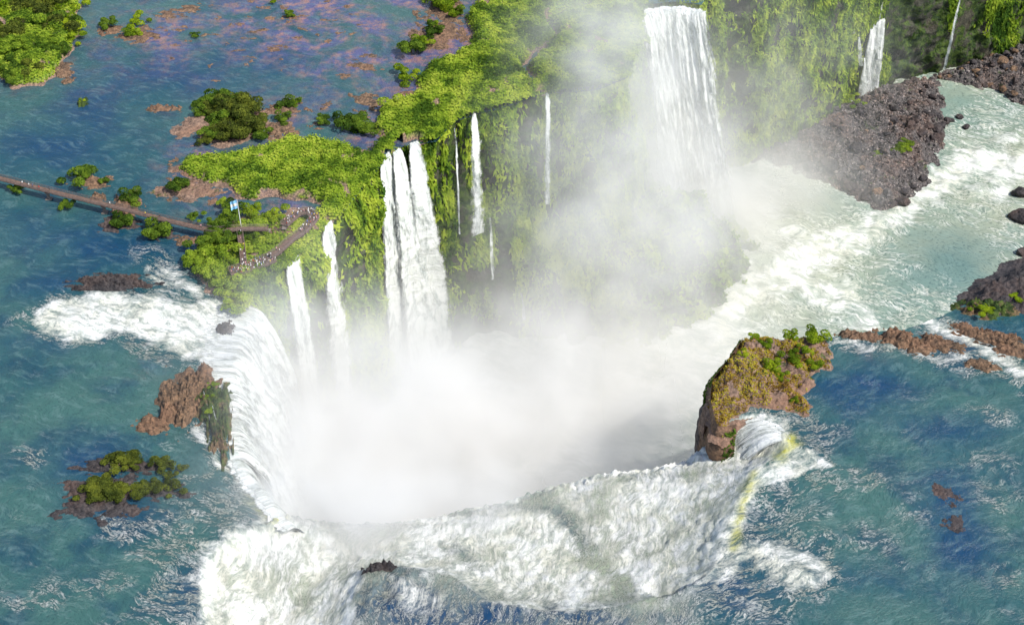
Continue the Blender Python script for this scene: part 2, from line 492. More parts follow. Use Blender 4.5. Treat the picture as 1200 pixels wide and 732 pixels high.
mx(pline([(1088, 380), (1130, 396), (1165, 418), (1210, 446)], 15) * .92)
mx(blob(1160, 485, 34, 14, 15) * .42); mx(blob(1150, 405, 60, 18) * .45); mx(blob(1120, 430, 40, 9, 10) * .5)
mx(blob(1170, 585, 40, 30) * .3); mx(blob(1010, 640, 80, 50) * .24); mx(blob(1060, 600, 60, 40) * .2); mx(blob(1180, 690, 40, 40) * .26)
mx(blob(1160, 540, 60, 20) * .26)
foam = np.clip(np.maximum(foam, .06 * sstep(330, 480, py0)), 0, 1)
# rocks break the surface where the small fall rocks stand
shal = np.clip(blob(420, 20, 150, 60) * .95 + blob(470, 60, 60, 60) * .6 + blob(440, 152, 50, 24) * .95 + blob(225, 205, 36, 42) * 1.0 + blob(340, 150, 60, 30) * .7
               + blob(350, 252, 48, 14) * 1.1 + blob(190, 40, 50, 26) * .6 + blob(170, 420, 26, 22) * .55 + blob(300, 240, 60, 12) * .6 + blob(500, 30, 40, 90) * .8
               + blob(1060, 408, 60, 12) * .3 + blob(30, 60, 60, 60) * .3 + blob(300, 285, 50, 30) * .4 + blob(330, 20, 60, 30) * .6
               + blob(395, 80, 70, 40) * .45 + blob(160, 50, 120, 60) * .3 + blob(430, 40, 120, 60) * .3, 0, 1)
deep = np.clip(blob(200, 85, 80, 34) * .85 + blob(330, 75, 60, 26) * .7 + blob(100, 130, 40, 50) * .6 + blob(50, 170, 60, 30) * .6 + blob(100, 285, 120, 26, 8) * .75
               + blob(60, 335, 50, 14) * .6 + blob(110, 545, 60, 30) * .8 + blob(130, 600, 50, 22) * .8 + blob(60, 400, 60, 16) * .5 + blob(1010, 455, 62, 30) * 1.0
               + blob(1110, 575, 42, 46) * .8 + blob(1125, 650, 36, 40) * .75 + blob(1120, 500, 70, 20) * .6 + blob(860, 690, 50, 26) * .8 + blob(505, 706, 95, 30) * 1.1
               + blob(1160, 400, 80, 20) * .7 + blob(640, 724, 180, 16) * .9 + blob(220, 700, 30, 30, 30) * .7 + blob(1000, 680, 80, 20) * .4 + blob(640, 40, 60, 60) * .3, 0, 1)
lipm = np.clip(pline([(924, 514), (908, 532)], 8) * 1.0 + pline([(882, 560), (868, 590), (860, 640)], 6) * .7 + pline([(306, 585), (322, 604)], 12) * 1.1, 0, 1)
px, py = px0, py0
# relief: chop on open water, heaped white water in the foam
chop = fbm(x, y, 5, 5, 3) * .16
heap = fbm(x, y * .6, 9, 7, 4, .6) * .8 + np.abs(fbm(x, y * .6, 21, 2.4, 3, .7)) * .9
z = z + np.where(insh & (df < 4), np.abs(fbm(x, y, 40, 2.2, 3)) * 2.2, 0) + chop + heap * np.clip(foam, 0, 1) ** 2 * np.where(insh, 1.0, .45)
mound = blob(455, 690, 52, 30)
z = z + mound * 3.2 * np.clip(.6 + fbm(x, y, 2, 8, 3), 0, 2) + blob(700, 590, 20, 30) * 1.2
keep = (sg < 1.0)
V = np.stack([x, y, z], 1)
F = grid_faces(len(xs), len(ys), keep)
th = R(-20) + R(44) * sstep(-70, 40, x)        # left river runs right and toward us, right river left
fx_, fy_ = wx * .25, wy * .25
A1 = -x * np.sin(th) + (y - 290) * np.cos(th) + fx_; A2 = x * np.cos(th) + (y - 290) * np.sin(th) + fy_
thb = R(75)
B2 = x * math.cos(thb) + y * math.sin(thb) + fy_; B1 = -x * math.sin(thb) + y * math.cos(thb) + fx_
flow = np.stack([A1, A2, z * 0], 1); flowb = np.stack([B1, B2, z * 0 + 40], 1)
turn = sstep(-3, 6, np.where(insh & (ss <= 0), 6, ss))
turn = np.maximum(turn, sstep(640, 672, py0) * sstep(395, 425, px0) * sstep(830, 790, px0))
# left river flows to the right; the right river flows to the left and toward the lip
msk = np.stack([foam, shal, deep, lipm], 1)
V, F, msk, flow, flowb, turn = compact(V, F, msk, flow, flowb, turn)
me = raw_mesh('river', V, F); vattr(me, 'flowb', flowb); fattr(me, 'turn', turn)
cattr(me, 'mask', msk); vattr(me, 'flow', flow)
tag(link('river', me, M['water']), kind='structure')

# plain beyond the detailed sheet, out to the horizon
FAR = 9000
def quad_sheet(name, rects, z, m):
    V, F = [], []
    for (x0, y0, x1, y1) in rects:
        b = len(V); V += [(x0, y0, z), (x1, y0, z), (x1, y1, z), (x0, y1, z)]; F.append((b, b + 1, b + 2, b + 3))
    return tag(link(name, raw_mesh(name, V, F, False), m), kind='structure')
mg, ng, og = mat('far forest ground')
princ(ng, og, ng.mix(ng.ramp(ng.noise(ng.pos(), .01, 8, .65), .4, .6), rgb(.03, .07, .012), rgb(.09, .14, .02)), .9)
quad_sheet('ground', [(-FAR, -FAR, -329, FAR), (-329, -FAR, 344, 186), (-329, 768, 344, FAR), (344, -FAR, FAR, 420), (344, 1010, FAR, FAR)], -.6, mg)

# ------------------------------------------------------------------ gorge floor water
xs = np.concatenate([np.arange(-160, -60, 4), np.arange(-60, 330, 1.5), np.arange(330, 1200, 30)])
ys = np.arange(240, 1000, 1.6)
GX, GY = np.meshgrid(xs, ys, indexing='ij'); x, y = GX.ravel(), GY.ravel()
px, py = proj(x, y, np.full_like(x, FLOOR)); px0, py0 = px, py
wx = fbm(x, y, 0, 22, 3) * 12; wy = fbm(x, y, 50, 22, 3) * 12
px, py = px + wx, py + wy
foam = .86 - .34 * sstep(850, 960, px)
foam = np.maximum(foam, pline([(1215, 190), (1140, 185), (1090, 225), (1020, 270), (940, 305), (880, 340), (830, 400), (760, 450)], 36) * .98)
foam = np.maximum(foam, pline([(1180, 215), (1130, 235)], 20) * .85)
foam = np.maximum(foam, pline([(1020, 395), (1000, 350), (940, 330)], 34) * .9)
foam = np.maximum(foam, pline([(1080, 335), (1130, 365)], 12) * .85)
foam = foam - blob(1110, 290, 66, 40, 10) * .50 - blob(1100, 120, 60, 24, -25) * .45 - blob(960, 230, 60, 26) * .38 - blob(1170, 330, 50, 30) * .3 - blob(1060, 330, 30, 20) * .2
foam = foam - sstep(.0, .5, fbm(x, y, 7, 30, 4)) * .10
deep = blob(1110, 300, 66, 36) * .75
foam = np.clip(foam, 0, 1)
z = FLOOR + fbm(x, y, 3, 9, 4, .6) * 1.6 * foam + fbm(x, y, 1, 5, 2) * .2
V = np.stack([x, y, z], 1)
ang = R(-62)
flow = np.stack([x * math.cos(ang) - y * math.sin(ang) + wx * .5, x * math.sin(ang) + y * math.cos(ang) + wy * .5, z * 0], 1) * .55
me = raw_mesh('gorge_river', V, grid_faces(len(xs), len(ys)))
cattr(me, 'mask', np.stack([foam, foam * 0, deep, foam * 0], 1)); vattr(me, 'flow', flow)
tag(link('gorge_river', me, M['floorwater']), kind='structure')

# ------------------------------------------------------------------ leaves
def leaves(name, Pn, Nn, size, m, tilt=.45, tone=None, droop=None, parent=None, aspect=1.0):
    """one kite-shaped face per point; droop gives hanging strands"""
    n = len(Pn)
    r = rs.normal(size=(n, 3)) * tilt
    nn = Nn + r; nn /= np.linalg.norm(nn, axis=1)[:, None]
    if droop is None:
        t = rs.normal(size=(n, 3))
    else:
        t = np.array([0, 0, -1.0]) + rs.normal(size=(n, 3)) * droop
    t = t - (t * nn).sum(1)[:, None] * nn
    t /= np.linalg.norm(t, axis=1)[:, None] + 1e-9
    b = np.cross(nn, t)
    s = np.asarray(size) * (.6 + .8 * rs.rand(n)); s = s[:, None]
    w = s * .36 / aspect ** .5; L = s * aspect ** .5
    a0 = Pn - t * L * .5; a1 = Pn + b * w - t * L * .05; a2 = Pn + t * L * .6; a3 = Pn - b * w + t * L * .0
    V = np.stack([a0, a1, a2, a3], 1).reshape(-1, 3)
    F = np.arange(4 * n).reshape(n, 4)
    me = raw_mesh(name, V, F, False)
    tn = rs.rand(n) if tone is None else tone
    fattr(me, 'tone', np.repeat(tn, 4))
    return me

# ------------------------------------------------------------------ cliff walls
CALM = [tuple(at2(a, b, c)) + (r_,) for a, b, c, r_ in [(342, 307, 0, 8), (384, 264, 0, 8), (456, 186, 0, 9), (474, 174, 0, 9), (488, 170, 0, 8), (556, 135, 0, 7), (533, 146, 0, 5), (640, 111, 0, 6),
        (770, 5, 0, 16), (800, 4, 0, 16), (1028, 104, FLOOR, 9), (1004, 112, FLOOR, 9), (1116, 84, FLOOR, 6)]]
def resample(P, extra, step):
    seg = np.hypot(*np.diff(P, axis=0).T); L = np.concatenate([[0], np.cumsum(seg)])
    n = max(2, int(L[-1] / step)); s = np.linspace(0, L[-1], n)
    out = np.stack([np.interp(s, L, P[:, k]) for k in range(2)], 1)
    ex = np.interp(s, L, extra)
    return out, ex, s

def gsmooth(a, w):
    k = np.exp(-(np.arange(-3 * w, 3 * w + 1) / w) ** 2 / 2); k /= k.sum()
    p = np.pad(a, [(3 * w, 3 * w)] + [(0, 0)] * (a.ndim - 1), mode='edge')
    if a.ndim == 1: return np.convolve(p, k, 'valid')
    return np.stack([np.convolve(p[:, i], k, 'valid') for i in range(a.shape[1])], 1)

def cliff(name, P, f, step=1.1, nv=84, smooth=4, amp=1.0, ztop=0.0, zbot=FLOOR - 2, m=None, label=None, back=1.5, lip=None):
    xy, fo, s = resample(P, f, step)
    sm = gsmooth(xy, smooth); sm[0], sm[-1] = xy[0], xy[-1]; xy = sm
    d = np.gradient(xy, axis=0); d /= np.linalg.norm(d, axis=1)[:, None]
    nrm = gsmooth(np.stack([d[:, 1], -d[:, 0]], 1), smooth + 3); nrm /= np.linalg.norm(nrm, axis=1)[:, None]
    t = np.linspace(0, 1, nv)
    zz = ztop + (zbot - ztop) * t
    U = np.repeat(s[:, None], nv, 1); T = np.repeat(t[None], len(s), 0); Z = np.repeat(zz[None], len(s), 0)
    X = np.repeat(xy[:, :1], nv, 1); Y = np.repeat(xy[:, 1:], nv, 1)
    prof = sstep(.25, 1.05, T) ** 1.2 * fo[:, None]
    b = fbm(X, Y, Z * .35, 30, 3) * 7 + fbm(X, Y, Z * .6, 9, 4, .55) * 2.6 + np.abs(fbm(X, Y, Z, 3.5, 3)) * 1.3
    ledge = (((Z + fbm(X, Y, 0, 30, 2) * 14) / 24.0) % 1.0)
    b = b + (ledge - .5) * 3.0
    for cx_, cy_, cr_ in CALM:
        g_ = np.exp(-(((xy[:, 0] - cx_) ** 2 + (xy[:, 1] - cy_) ** 2) / cr_ ** 2))[:, None]
        b = b * (1 - .75 * g_) - 2.0 * g_
    top = sstep(0, .06, T)
    off = prof + b * amp * top - back * (1 - top)
    X = X + nrm[:, :1] * off; Y = Y + nrm[:, 1:] * off
    V = np.stack([X, Y, Z], -1)
    du = np.gradient(V, axis=0); dv = np.gradient(V, axis=1)
    NN = np.cross(dv, du); NN /= np.linalg.norm(NN, axis=2)[..., None] + 1e-9
    sgn = np.sign((NN[..., :2] * nrm[:, None]).sum(-1).mean()); NN = NN * sgn
    Fq = grid_faces(len(s), nv)
    o = tag(link(name, raw_mesh(name, V.reshape(-1, 3), Fq), m or M['cliff']), kind='structure')
    return o, V, NN, s, T

wall_o, WV, WN, WS, WT = cliff('cliff', wall_xy[:29], wall_f[:29], step=1.0, nv=100)
cliff('cliff', wall_xy[28:], wall_f[28:], step=8, nv=30, smooth=1)
cliff('cliff', left_xy[::-1], np.full(len(left_xy), 1.0), amp=.35, back=4, ztop=-3, m=M['basalt'])
fr = np.vstack([left_xy[-1:], front_xy])[::-1]
cliff('cliff', fr, np.full(len(fr), 1.0), amp=.35, back=3, ztop=SH - 3, step=2.5, nv=40, m=M['basalt'])
rw = np.vstack([block_xy, right_xy])[::-1]
cliff('cliff', rw, np.full(len(rw), 1.0), amp=.45, back=2.0, ztop=-.3, step=1.4, nv=60, m=M['talus'])

# wall leaves: less green over bare rock, which partly stands in for shade
def wall_scatter(n, V, NN):
    nu, nv = V.shape[:2]
    i = rs.rand(n) * (nu - 1.001); j = rs.rand(n) * (nv - 1.001)
    a, b = i.astype(int), j.astype(int)
    fi, fj = (i - a)[:, None], (j - b)[:, None]
    P = V[a, b] * (1 - fi) * (1 - fj) + V[a + 1, b] * fi * (1 - fj) + V[a, b + 1] * (1 - fi) * fj + V[a + 1, b + 1] * fi * fj
    return P, NN[a, b], j / nv

P, Nr, tt = wall_scatter(230000, WV, WN)
ppx, ppy = proj(P[:, 0], P[:, 1], P[:, 2])
vis = (ppx > -20) & (ppx < 1225) & (ppy > -30) & (ppy < 470)
P, Nr, tt, ppx, ppy = P[vis], Nr[vis], tt[vis], ppx[vis], ppy[vis]
cov = fbm(P[:, 0], P[:, 1], P[:, 2] * .35, 16, 4, .6) * 1.2 + .55
cov += Nr[:, 2] * .5
cov -= .9 * np.exp(-((ppx - 548) / 14) ** 2 - ((ppy - 290) / 55) ** 2) + .9 * np.exp(-((ppx - 592) / 17) ** 2 - ((ppy - 285) / 48) ** 2) + .8 * np.exp(-((ppx - 570) / 40) ** 2 - ((ppy - 325) / 16) ** 2)  # hollows stripped of leaves, dark rock standing in for their shade
cov -= 1.35 * sstep(1034, 1048, ppx) * (1 - .75 * np.exp(-((ppx - 1116) / 8) ** 2) - .7 * np.exp(-((ppx - 1172) / 16) ** 2))
cov -= .6 * sstep(480, 540, ppx) * sstep(.66, .92, tt) * sstep(830, 760, ppx)  # leaves thinned at the foot to imitate the shadow there
k = cov > rs.rand(len(P)) * .55
P, Nr, tt, cov = P[k], Nr[k], tt[k], cov[k]
hang = rs.rand(len(P)) < .55
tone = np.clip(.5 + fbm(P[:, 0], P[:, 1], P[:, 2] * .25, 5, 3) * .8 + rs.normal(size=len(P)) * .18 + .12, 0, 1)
tone = tone - .25 * sstep(1030, 1045, proj(P[:, 0], P[:, 1], P[:, 2])[0])  # right cliff's shade put into the colour as a lower leaf tone
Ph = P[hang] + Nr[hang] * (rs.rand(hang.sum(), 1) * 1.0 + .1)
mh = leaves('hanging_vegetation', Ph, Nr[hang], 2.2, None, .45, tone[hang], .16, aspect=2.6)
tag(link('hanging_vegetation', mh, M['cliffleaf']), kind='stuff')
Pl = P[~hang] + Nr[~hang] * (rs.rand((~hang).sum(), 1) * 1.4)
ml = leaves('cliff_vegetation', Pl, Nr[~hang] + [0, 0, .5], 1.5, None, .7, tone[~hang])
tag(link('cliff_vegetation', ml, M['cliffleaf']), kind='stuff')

# ------------------------------------------------------------------ land on the upper level
def land(name, polys_px, hmax=3.2, cell=.9, edge=4.0, holes=(), leafn=4.0, lsize=.95, mleaf='canopy', vname='ground_vegetation', zoff=0.0, rough=1.0, bare=.0, warp=3.5, mrock='bed', green=None):
    P = poly_at(polys_px)
    x0, y0 = P.min(0) - 6; x1, y1 = P.max(0) + 6
    xs = np.arange(x0, x1, cell); ys = np.arange(y0, y1, cell)
    GX, GY = np.meshgrid(xs, ys, indexing='ij'); x, y = GX.ravel(), GY.ravel()
    wx_, wy_ = fbm(x, y, 3, 9, 3) * warp, fbm(x, y, 33, 9, 3) * warp
    d = sdist(x + wx_, y + wy_, P)
    gg = sdist(x, y, gorge)
    for h in holes:
        if h[0] == 'line':
            d = np.minimum(d, seg_dist(x + wx_ * .5, y + wy_ * .5, poly_at(h[1]), False) - h[2])
    nf = np.min([np.hypot(x - c_[0], y - c_[1]) for c_ in CALM], axis=0)
    d = np.where((d > -9) & (gg > -7) & (nf > 4.5) & (gg < 1.5), np.maximum(d, 4.0), d)
    bil = np.abs(fbm(x, y, 4, 7, 3, .5))
    h = hmax * sstep(0, edge, d) * (.75 + .5 * fbm(x, y, 8, 22, 3)) + (2.8 * (.5 - bil) + fbm(x, y, 1, 2.2, 2) * .5) * rough * sstep(.5, edge * .8, d)
    h = h * (1 - .5 * sstep(-5, 0, gg))
    zt = -.5 + .9 * sstep(-1.5, 1.0, d) + h * sstep(.0, 2.5, d)
    keep = (d > -2) & (gg < 1.2)
    V = np.stack([x, y, zt + zoff], 1)
    F = grid_faces(len(xs), len(ys), keep)
    hgt = h
    Z = (zt + zoff).reshape(GX.shape)
    gx_, gy_ = np.gradient(Z, cell)
    NN = np.stack([-gx_, -gy_, np.ones_like(Z)], -1).reshape(-1, 3); NN /= np.linalg.norm(NN, axis=1)[:, None]
    cvr = fbm(x, y, 77, 8, 3) + .42 - bare + .25 * sstep(1, 5, d)
    if green is not None: cvr = cvr + green(V)
    Vc, Fc, gc = compact(V, F, sstep(-.1, .15, cvr) * sstep(.6, 2.0, d))
    me = raw_mesh(name, Vc, Fc); fattr(me, 'turf', gc)
    tag(link(name, me, M['land']), kind='structure')
    # leaves
    k = np.where(keep & (d > .9))[0]
    if len(k):
        n = int(len(k) * cell * cell * leafn * 1.7)
        pick = k[rs.randint(0, len(k), n)]
        Q = V[pick] + np.stack([rs.rand(n) - .5, rs.rand(n) - .5, np.zeros(n)], 1) * cell
        nv_ = NN[pick]
        cov = fbm(Q[:, 0], Q[:, 1], 77, 8, 3) + .42 - bare + .25 * sstep(1, 5, d[pick])
        if green is not None: cov = cov + green(Q)
        kk = cov > 0
        Q, nv_ = Q[kk], nv_[kk]
        Q = Q + nv_ * (rs.rand(len(Q), 1) * .9)
        tone = np.clip(.5 + fbm(Q[:, 0], Q[:, 1], 12, 5, 3) * .9 + rs.normal(size=len(Q)) * .15, 0, 1)
        tag(link(vname, leaves(vname, Q, nv_, lsize * .8, None, .42, tone), M[mleaf]), kind='stuff')
    return

L_main = [(206, 200), (214, 186), (240, 180), (262, 178), (300, 178), (320, 168), (345, 166), (400, 168), (440, 178), (462, 184), (452, 202), (430, 226), (408, 250), (392, 262),
          (372, 240), (340, 238), (310, 236), (282, 232), (262, 218), (236, 214)]
land('plateau_ground', L_main, 2.6, holes=[])
L_mid = [(446, 160), (440, 146), (452, 126), (492, 108), (486, 98), (508, 76), (545, 62), (552, 44), (548, 26), (556, 8), (570, -30), (700, -50), (740, -40), (752, 10), (752, 60), (742, 100),
         (700, 112), (640, 116), (600, 128), (560, 140), (535, 148), (515, 172), (498, 174), (480, 160), (462, 166)]
land('plateau_ground', L_mid, 3.4, holes=[('line', [(640, 112), (628, 100), (614, 78), (628, 62)], .8), ('line', [(628, 62), (655, 44), (640, 24), (690, 8)], .3)], leafn=4.5, lsize=1.15)
L_isl = [(222, 306), (232, 290), (248, 280), (262, 262), (300, 250), (340, 246), (378, 250), (388, 264), (370, 286), (348, 308), (326, 328), (302, 356), (286, 352), (262, 346), (240, 334), (226, 320)]
land('plateau_ground', L_isl, 1.1, edge=5, bare=.15, rough=.4, green=lambda Q: .5 * sstep(-14, -2, sdist(Q[:, 0], Q[:, 1], gorge)) - .8 * np.exp(-((proj(Q[:, 0], Q[:, 1], Q[:, 2])[0] - 345) / 42) ** 2 - ((proj(Q[:, 0], Q[:, 1], Q[:, 2])[1] - 249) / 9) ** 2), leafn=5)
L_tl = [(-60, -60), (70, -40), (92, 10), (90, 40), (78, 66), (70, 88), (50, 104), (18, 104), (-10, 90), (-80, 80)]
land('plateau_ground', L_tl, 2.6, bare=.12)
# far bank right of the big fall (its top lies above the frame)
L_far = [(835, -26), (900, -60), (960, -70), (1040, -95), (1300, -140), (1700, -170), (1500, -250), (900, -200), (800, -120), (828, -50)]
land('plateau_ground', L_far, 4.0, cell=2.5, leafn=.5, lsize=3)

# ------------------------------------------------------------------ talus and banks on the gorge floor
def mound(name, poly_px, z0, hmax, edge, m, cell=.8, warp=4, rough=1.0, ramp=None, kind='structure', zf=None):
    P = poly_at(poly_px, z0)
    x0, y0 = P.min(0) - 6; x1, y1 = P.max(0) + 6
    xs = np.arange(x0, x1, cell); ys = np.arange(y0, y1, cell)
    GX, GY = np.meshgrid(xs, ys, indexing='ij'); x, y = GX.ravel(), GY.ravel()
    d = sdist(x + fbm(x, y, 3, 8, 3) * warp, y + fbm(x, y, 33, 8, 3) * warp, P)
    h = hmax * sstep(-.5, edge, d) ** .8 * (1 + .35 * fbm(x, y, 5, 14, 3))
    h = h + (np.abs(fbm(x, y, 9, 4.5, 4, .6)) * 2.6 - .5) * rough * sstep(-1, 3, d)
    if zf is not None: h = h + zf(x, y, d)
    keep = d > -3
    V = np.stack([x, y, z0 + h - .9 * (1 - sstep(-3, 0, d))], 1)
    Vc, Fc = compact(V, grid_faces(len(xs), len(ys), keep))
    o = link(name, raw_mesh(name, Vc, Fc), m)
    if kind: o['kind'] = kind
    Z = V[:, 2].reshape(GX.shape); gx_, gy_ = np.gradient(Z, cell)
    NN = np.stack([-gx_, -gy_, np.ones_like(Z)], -1).reshape(-1, 3); NN /= np.linalg.norm(NN, axis=1)[:, None]
    k = np.where(d > 0)[0]
    return o, V[k], NN[k], d[k]

talus_px = [(880, 186), (930, 160), (968, 128), (1005, 112), (1040, 102), (1095, 92), (1106, 118), (1108, 150), (1098, 182), (1080, 218), (1062, 232), (1040, 246), (1004, 236), (975, 218), (930, 200)]
talus_o, TP, TN, TD = mound('talus_ground', talus_px, FLOOR, 7.5, 16, M['talus'])
talus2_px = [(1085, 92), (1130, 78), (1190, 55), (1290, 20), (1330, 90), (1230, 128), (1185, 118), (1160, 104), (1120, 98)]
_, TP2, TN2, _ = mound('talus_ground', talus2_px, FLOOR, 8, 18, M['talus'])
head_px = [(680, 398), (640, 380), (600, 330), (640, 250), (700, 190), (760, 200), (790, 236), (850, 258), (876, 292), (862, 342), (800, 382), (730, 404)]
_, HP, HN, HD = mound('headland_ground', head_px, FLOOR, 24, 34, M['cliff'], cell=1.1, warp=8)
n = 42000
pk = rs.randint(0, len(HP), n)
Q = HP[pk] + rs.normal(size=(n, 3)) * .5 + HN[pk] * rs.rand(n, 1) * 1.5
tag(link('headland_vegetation', leaves('headland_vegetation', Q, HN[pk], 1.9, None, .6, np.clip(.35 + fbm(Q[:, 0], Q[:, 1], 12, 7, 3) * .7, 0, 1)), M['cliffleaf']), kind='stuff')
# right bank between the upper river and the gorge
bank_px = [(1124, 362), (1136, 343), (1170, 323), (1198, 305), (1310, 235), (1330, 330), (1240, 372), (1190, 376), (1160, 376)]
mound('bank_ground', bank_px, -1.0, 3.0, 8, M['basalt'], cell=.6, warp=3)

# ------------------------------------------------------------------ boulders
def boulder_mesh(name, seed, m, flat=.7, sub=3):
    import bmesh
    bm = bmesh.new(); bmesh.ops.create_icosphere(bm, subdivisions=sub, radius=1.0)
    rg = random.Random(seed)
    planes = []
    for _ in range(11):
        v = Vector((rg.gauss(0, 1), rg.gauss(0, 1), rg.gauss(0, 1))).normalized(); planes.append((v, rg.uniform(.55, .85)))
    for v in bm.verts:
        c = v.co.copy()
        for p, d in planes:
            e = c.dot(p)
            if e > d: c -= p * (e - d) * .92
        nn = float(perlin(c.x * 2 + seed, c.y * 2, c.z * 2)) * .12 + float(perlin(c.x * 5 + seed, c.y * 5, c.z * 5)) * .06
        c *= 1 + nn
        c.z *= flat
        v.co = c
    me = bpy.data.meshes.new(name); bm.to_mesh(me); bm.free()
    me.materials.append(m)
    me.polygons.foreach_set('use_smooth', [False] * len(me.polygons))
    return me

B = {k: [boulder_mesh('boulder', 3 * i + j * 31, M[k]) for i in range(5)] for j, k in enumerate(['talus', 'basalt', 'redrock', 'mossrock'])}
def boulder(kind, loc, size, label=None, group=None, cat='boulder', name='boulder', sx=1.0, sy=1.0, sz=1.0, rz=None):
    o = bpy.data.objects.new(name, B[kind][rnd.randrange(5)])
    col.objects.link(o)
    o.location = [float(c) for c in loc]
    o.scale = (size * sx, size * sy, size * sz)
    o.rotation_euler = (rnd.uniform(-.25, .25), rnd.uniform(-.25, .25), rnd.uniform(0, 6.28) if rz is None else rz)
    return tag(o, label, cat, group)

# talus boulders: the largest as objects
n = 0
idx = rs.permutation(len(TP))
for i in idx:
    if n >= 150: break
    p = TP[i]; sz = rnd.choice([1.2, 1.5, 1.9, 2.4, 3.2]) * rnd.uniform(.8, 1.2)
    shore = TD[i] < 4 and p[1] < at2(1000, 150, FLOOR)[1]
    if shore: sz = rnd.uniform(2.2, 4.6)
    dark = shore or p[0] > at2(1060, 180, FLOOR)[0] or rnd.random() < .4
    kind = 'basalt' if dark else rnd.choice(['talus', 'redrock', 'talus', 'talus', 'basalt'])
    lab = {'basalt': 'dark wet boulder lying in the rock pile beside the gorge river', 'talus': 'grey brown boulder lying in the rock pile below the cliff', 'redrock': 'reddish boulder lying in the rock pile below the cliff'}[kind]
    boulder(kind, p + [0, 0, sz * .2], sz, lab, lab.split(' lying')[0] + 's in the large rock pile')
    n += 1
n = 0
for i in rs.permutation(len(TP2)):
    if n >= 70: break
    p = TP2[i]
    ppx_, ppy_ = proj(*p)
    if ppx_ > 1210: continue
    sz = rnd.choice([1.4, 1.8, 2.4, 3.4]) * rnd.uniform(.8, 1.2)
    kind = rnd.choice(['basalt', 'redrock', 'talus'])
    lab = {'basalt': 'black boulder on the rocky bank at the far right of the gorge river', 'talus': 'grey brown boulder on the rocky bank at the far right', 'redrock': 'rust red boulder on the rocky bank at the far right'}[kind]
    boulder(kind, p + [0, 0, sz * .2], sz, lab, lab.split(' on the')[0] + 's on the far right bank')
    n += 1
# rubble between them
n = 18000
S_ = np.vstack([TP, TP2]); SN = np.vstack([TN, TN2])
pk = rs.randint(0, len(S_), n)
base = np.array([[1, 0, 0], [0, 1, 0], [-1, 0, 0], [0, -1, 0], [0, 0, 1], [0, 0, -1]], float)
of = np.array([[0, 1, 4], [1, 2, 4], [2, 3, 4], [3, 0, 4], [1, 0, 5], [2, 1, 5], [3, 2, 5], [0, 3, 5]])
ctr = S_[pk] + rs.normal(size=(n, 3)) * [.5, .5, .1]
Vr = base[None] * (.3 + .7 * rs.rand(n, 6, 1)) * (.35 + 1.0 * rs.rand(n, 1, 1) ** 3) + rs.normal(size=(n, 6, 3)) * .1 + ctr[:, None]
tag(link('rubble', raw_mesh('rubble', Vr.reshape(-1, 3), (of[None] + 6 * np.arange(n)[:, None, None]).reshape(-1, 3), False), M['rubble']), kind='stuff')

# ------------------------------------------------------------------ shrubs
def shrub_meshes(seed, nleaf=900, flat=.75, wide=1.0):
    g = np.random.RandomState(seed)
    lob = g.normal(size=(11, 3)) * [.42 * wide, .42 * wide, .2] + [0, 0, .52]
    lr = .20 + .24 * g.rand(11)
    q = g.randint(0, 11, nleaf)
    d = g.normal(size=(nleaf, 3)); d /= np.linalg.norm(d, axis=1)[:, None]; d = d + g.normal(size=(nleaf, 3)) * .0
    d[:, 2] = np.abs(d[:, 2]) * .9 - .15
    rr = lr[q][:, None] * (.8 + .3 * g.rand(nleaf, 1))
    Pp = lob[q] + d * rr; Pp[:, 2] = np.maximum(Pp[:, 2] * flat, .03)
    tone = np.clip(.5 + g.normal(size=nleaf) * .25 + d[:, 2] * .1, 0, 1)
    fm = leaves('foliage', Pp, d, .11, None, .5, tone)
    # trunk: tapered stem with limbs
    V, F = [], []
    def limb(a, b, r0, r1):
        a, b = np.array(a, float), np.array(b, float); dd = b - a; dd /= np.linalg.norm(dd)
        u = np.cross(dd, [.3, .8, .1]); u /= np.linalg.norm(u); w = np.cross(dd, u); b0 = len(V)
        for c, r in ((a, r0), (b, r1)):
            for k in range(6):
                t = k * math.pi / 3; V.append(c + (u * math.cos(t) + w * math.sin(t)) * r)
        for k in range(6): F.append((b0 + k, b0 + (k + 1) % 6, b0 + 6 + (k + 1) % 6, b0 + 6 + k))
    limb((0, 0, -.15), (.03, .02, .3), .06, .04)
    for c in lob[:5]: limb((.03, .02, .25), c * [1, 1, flat], .035, .012)
    tm = raw_mesh('trunk', np.array(V), np.array(F))
    tm.materials.append(M['bark'])
    return fm, tm
SHR = [shrub_meshes(100 + i, 2600, .75, [1, 1.2, .85, 1.1][i]) for i in range(4)]
SHRV = {}
for mk in ('shrub', 'yellowshrub', 'canopy', 'olive'):
    SHRV[mk] = []
    for fm, tm in SHR:
        f2 = fm.copy(); f2.materials.clear(); f2.materials.append(M[mk]); SHRV[mk].append((f2, tm))
def shrub(px_, py_, r, label, group=None, mk='shrub', z=.1, hs=1.0, name='shrub', cat='shrub', zz=None):
    p = at(px_, py_, z)
    e = empty(name, p, rnd.uniform(0, 6.28)); e.scale = (r, r, r * hs)
    tag(e, label, cat, group)
    fm, tm = SHRV[mk][rnd.randrange(4)]
    a = bpy.data.objects.new('foliage', fm); b = bpy.data.objects.new('trunk', tm)
    for o in (a, b): col.objects.link(o); o.parent = e
    return e

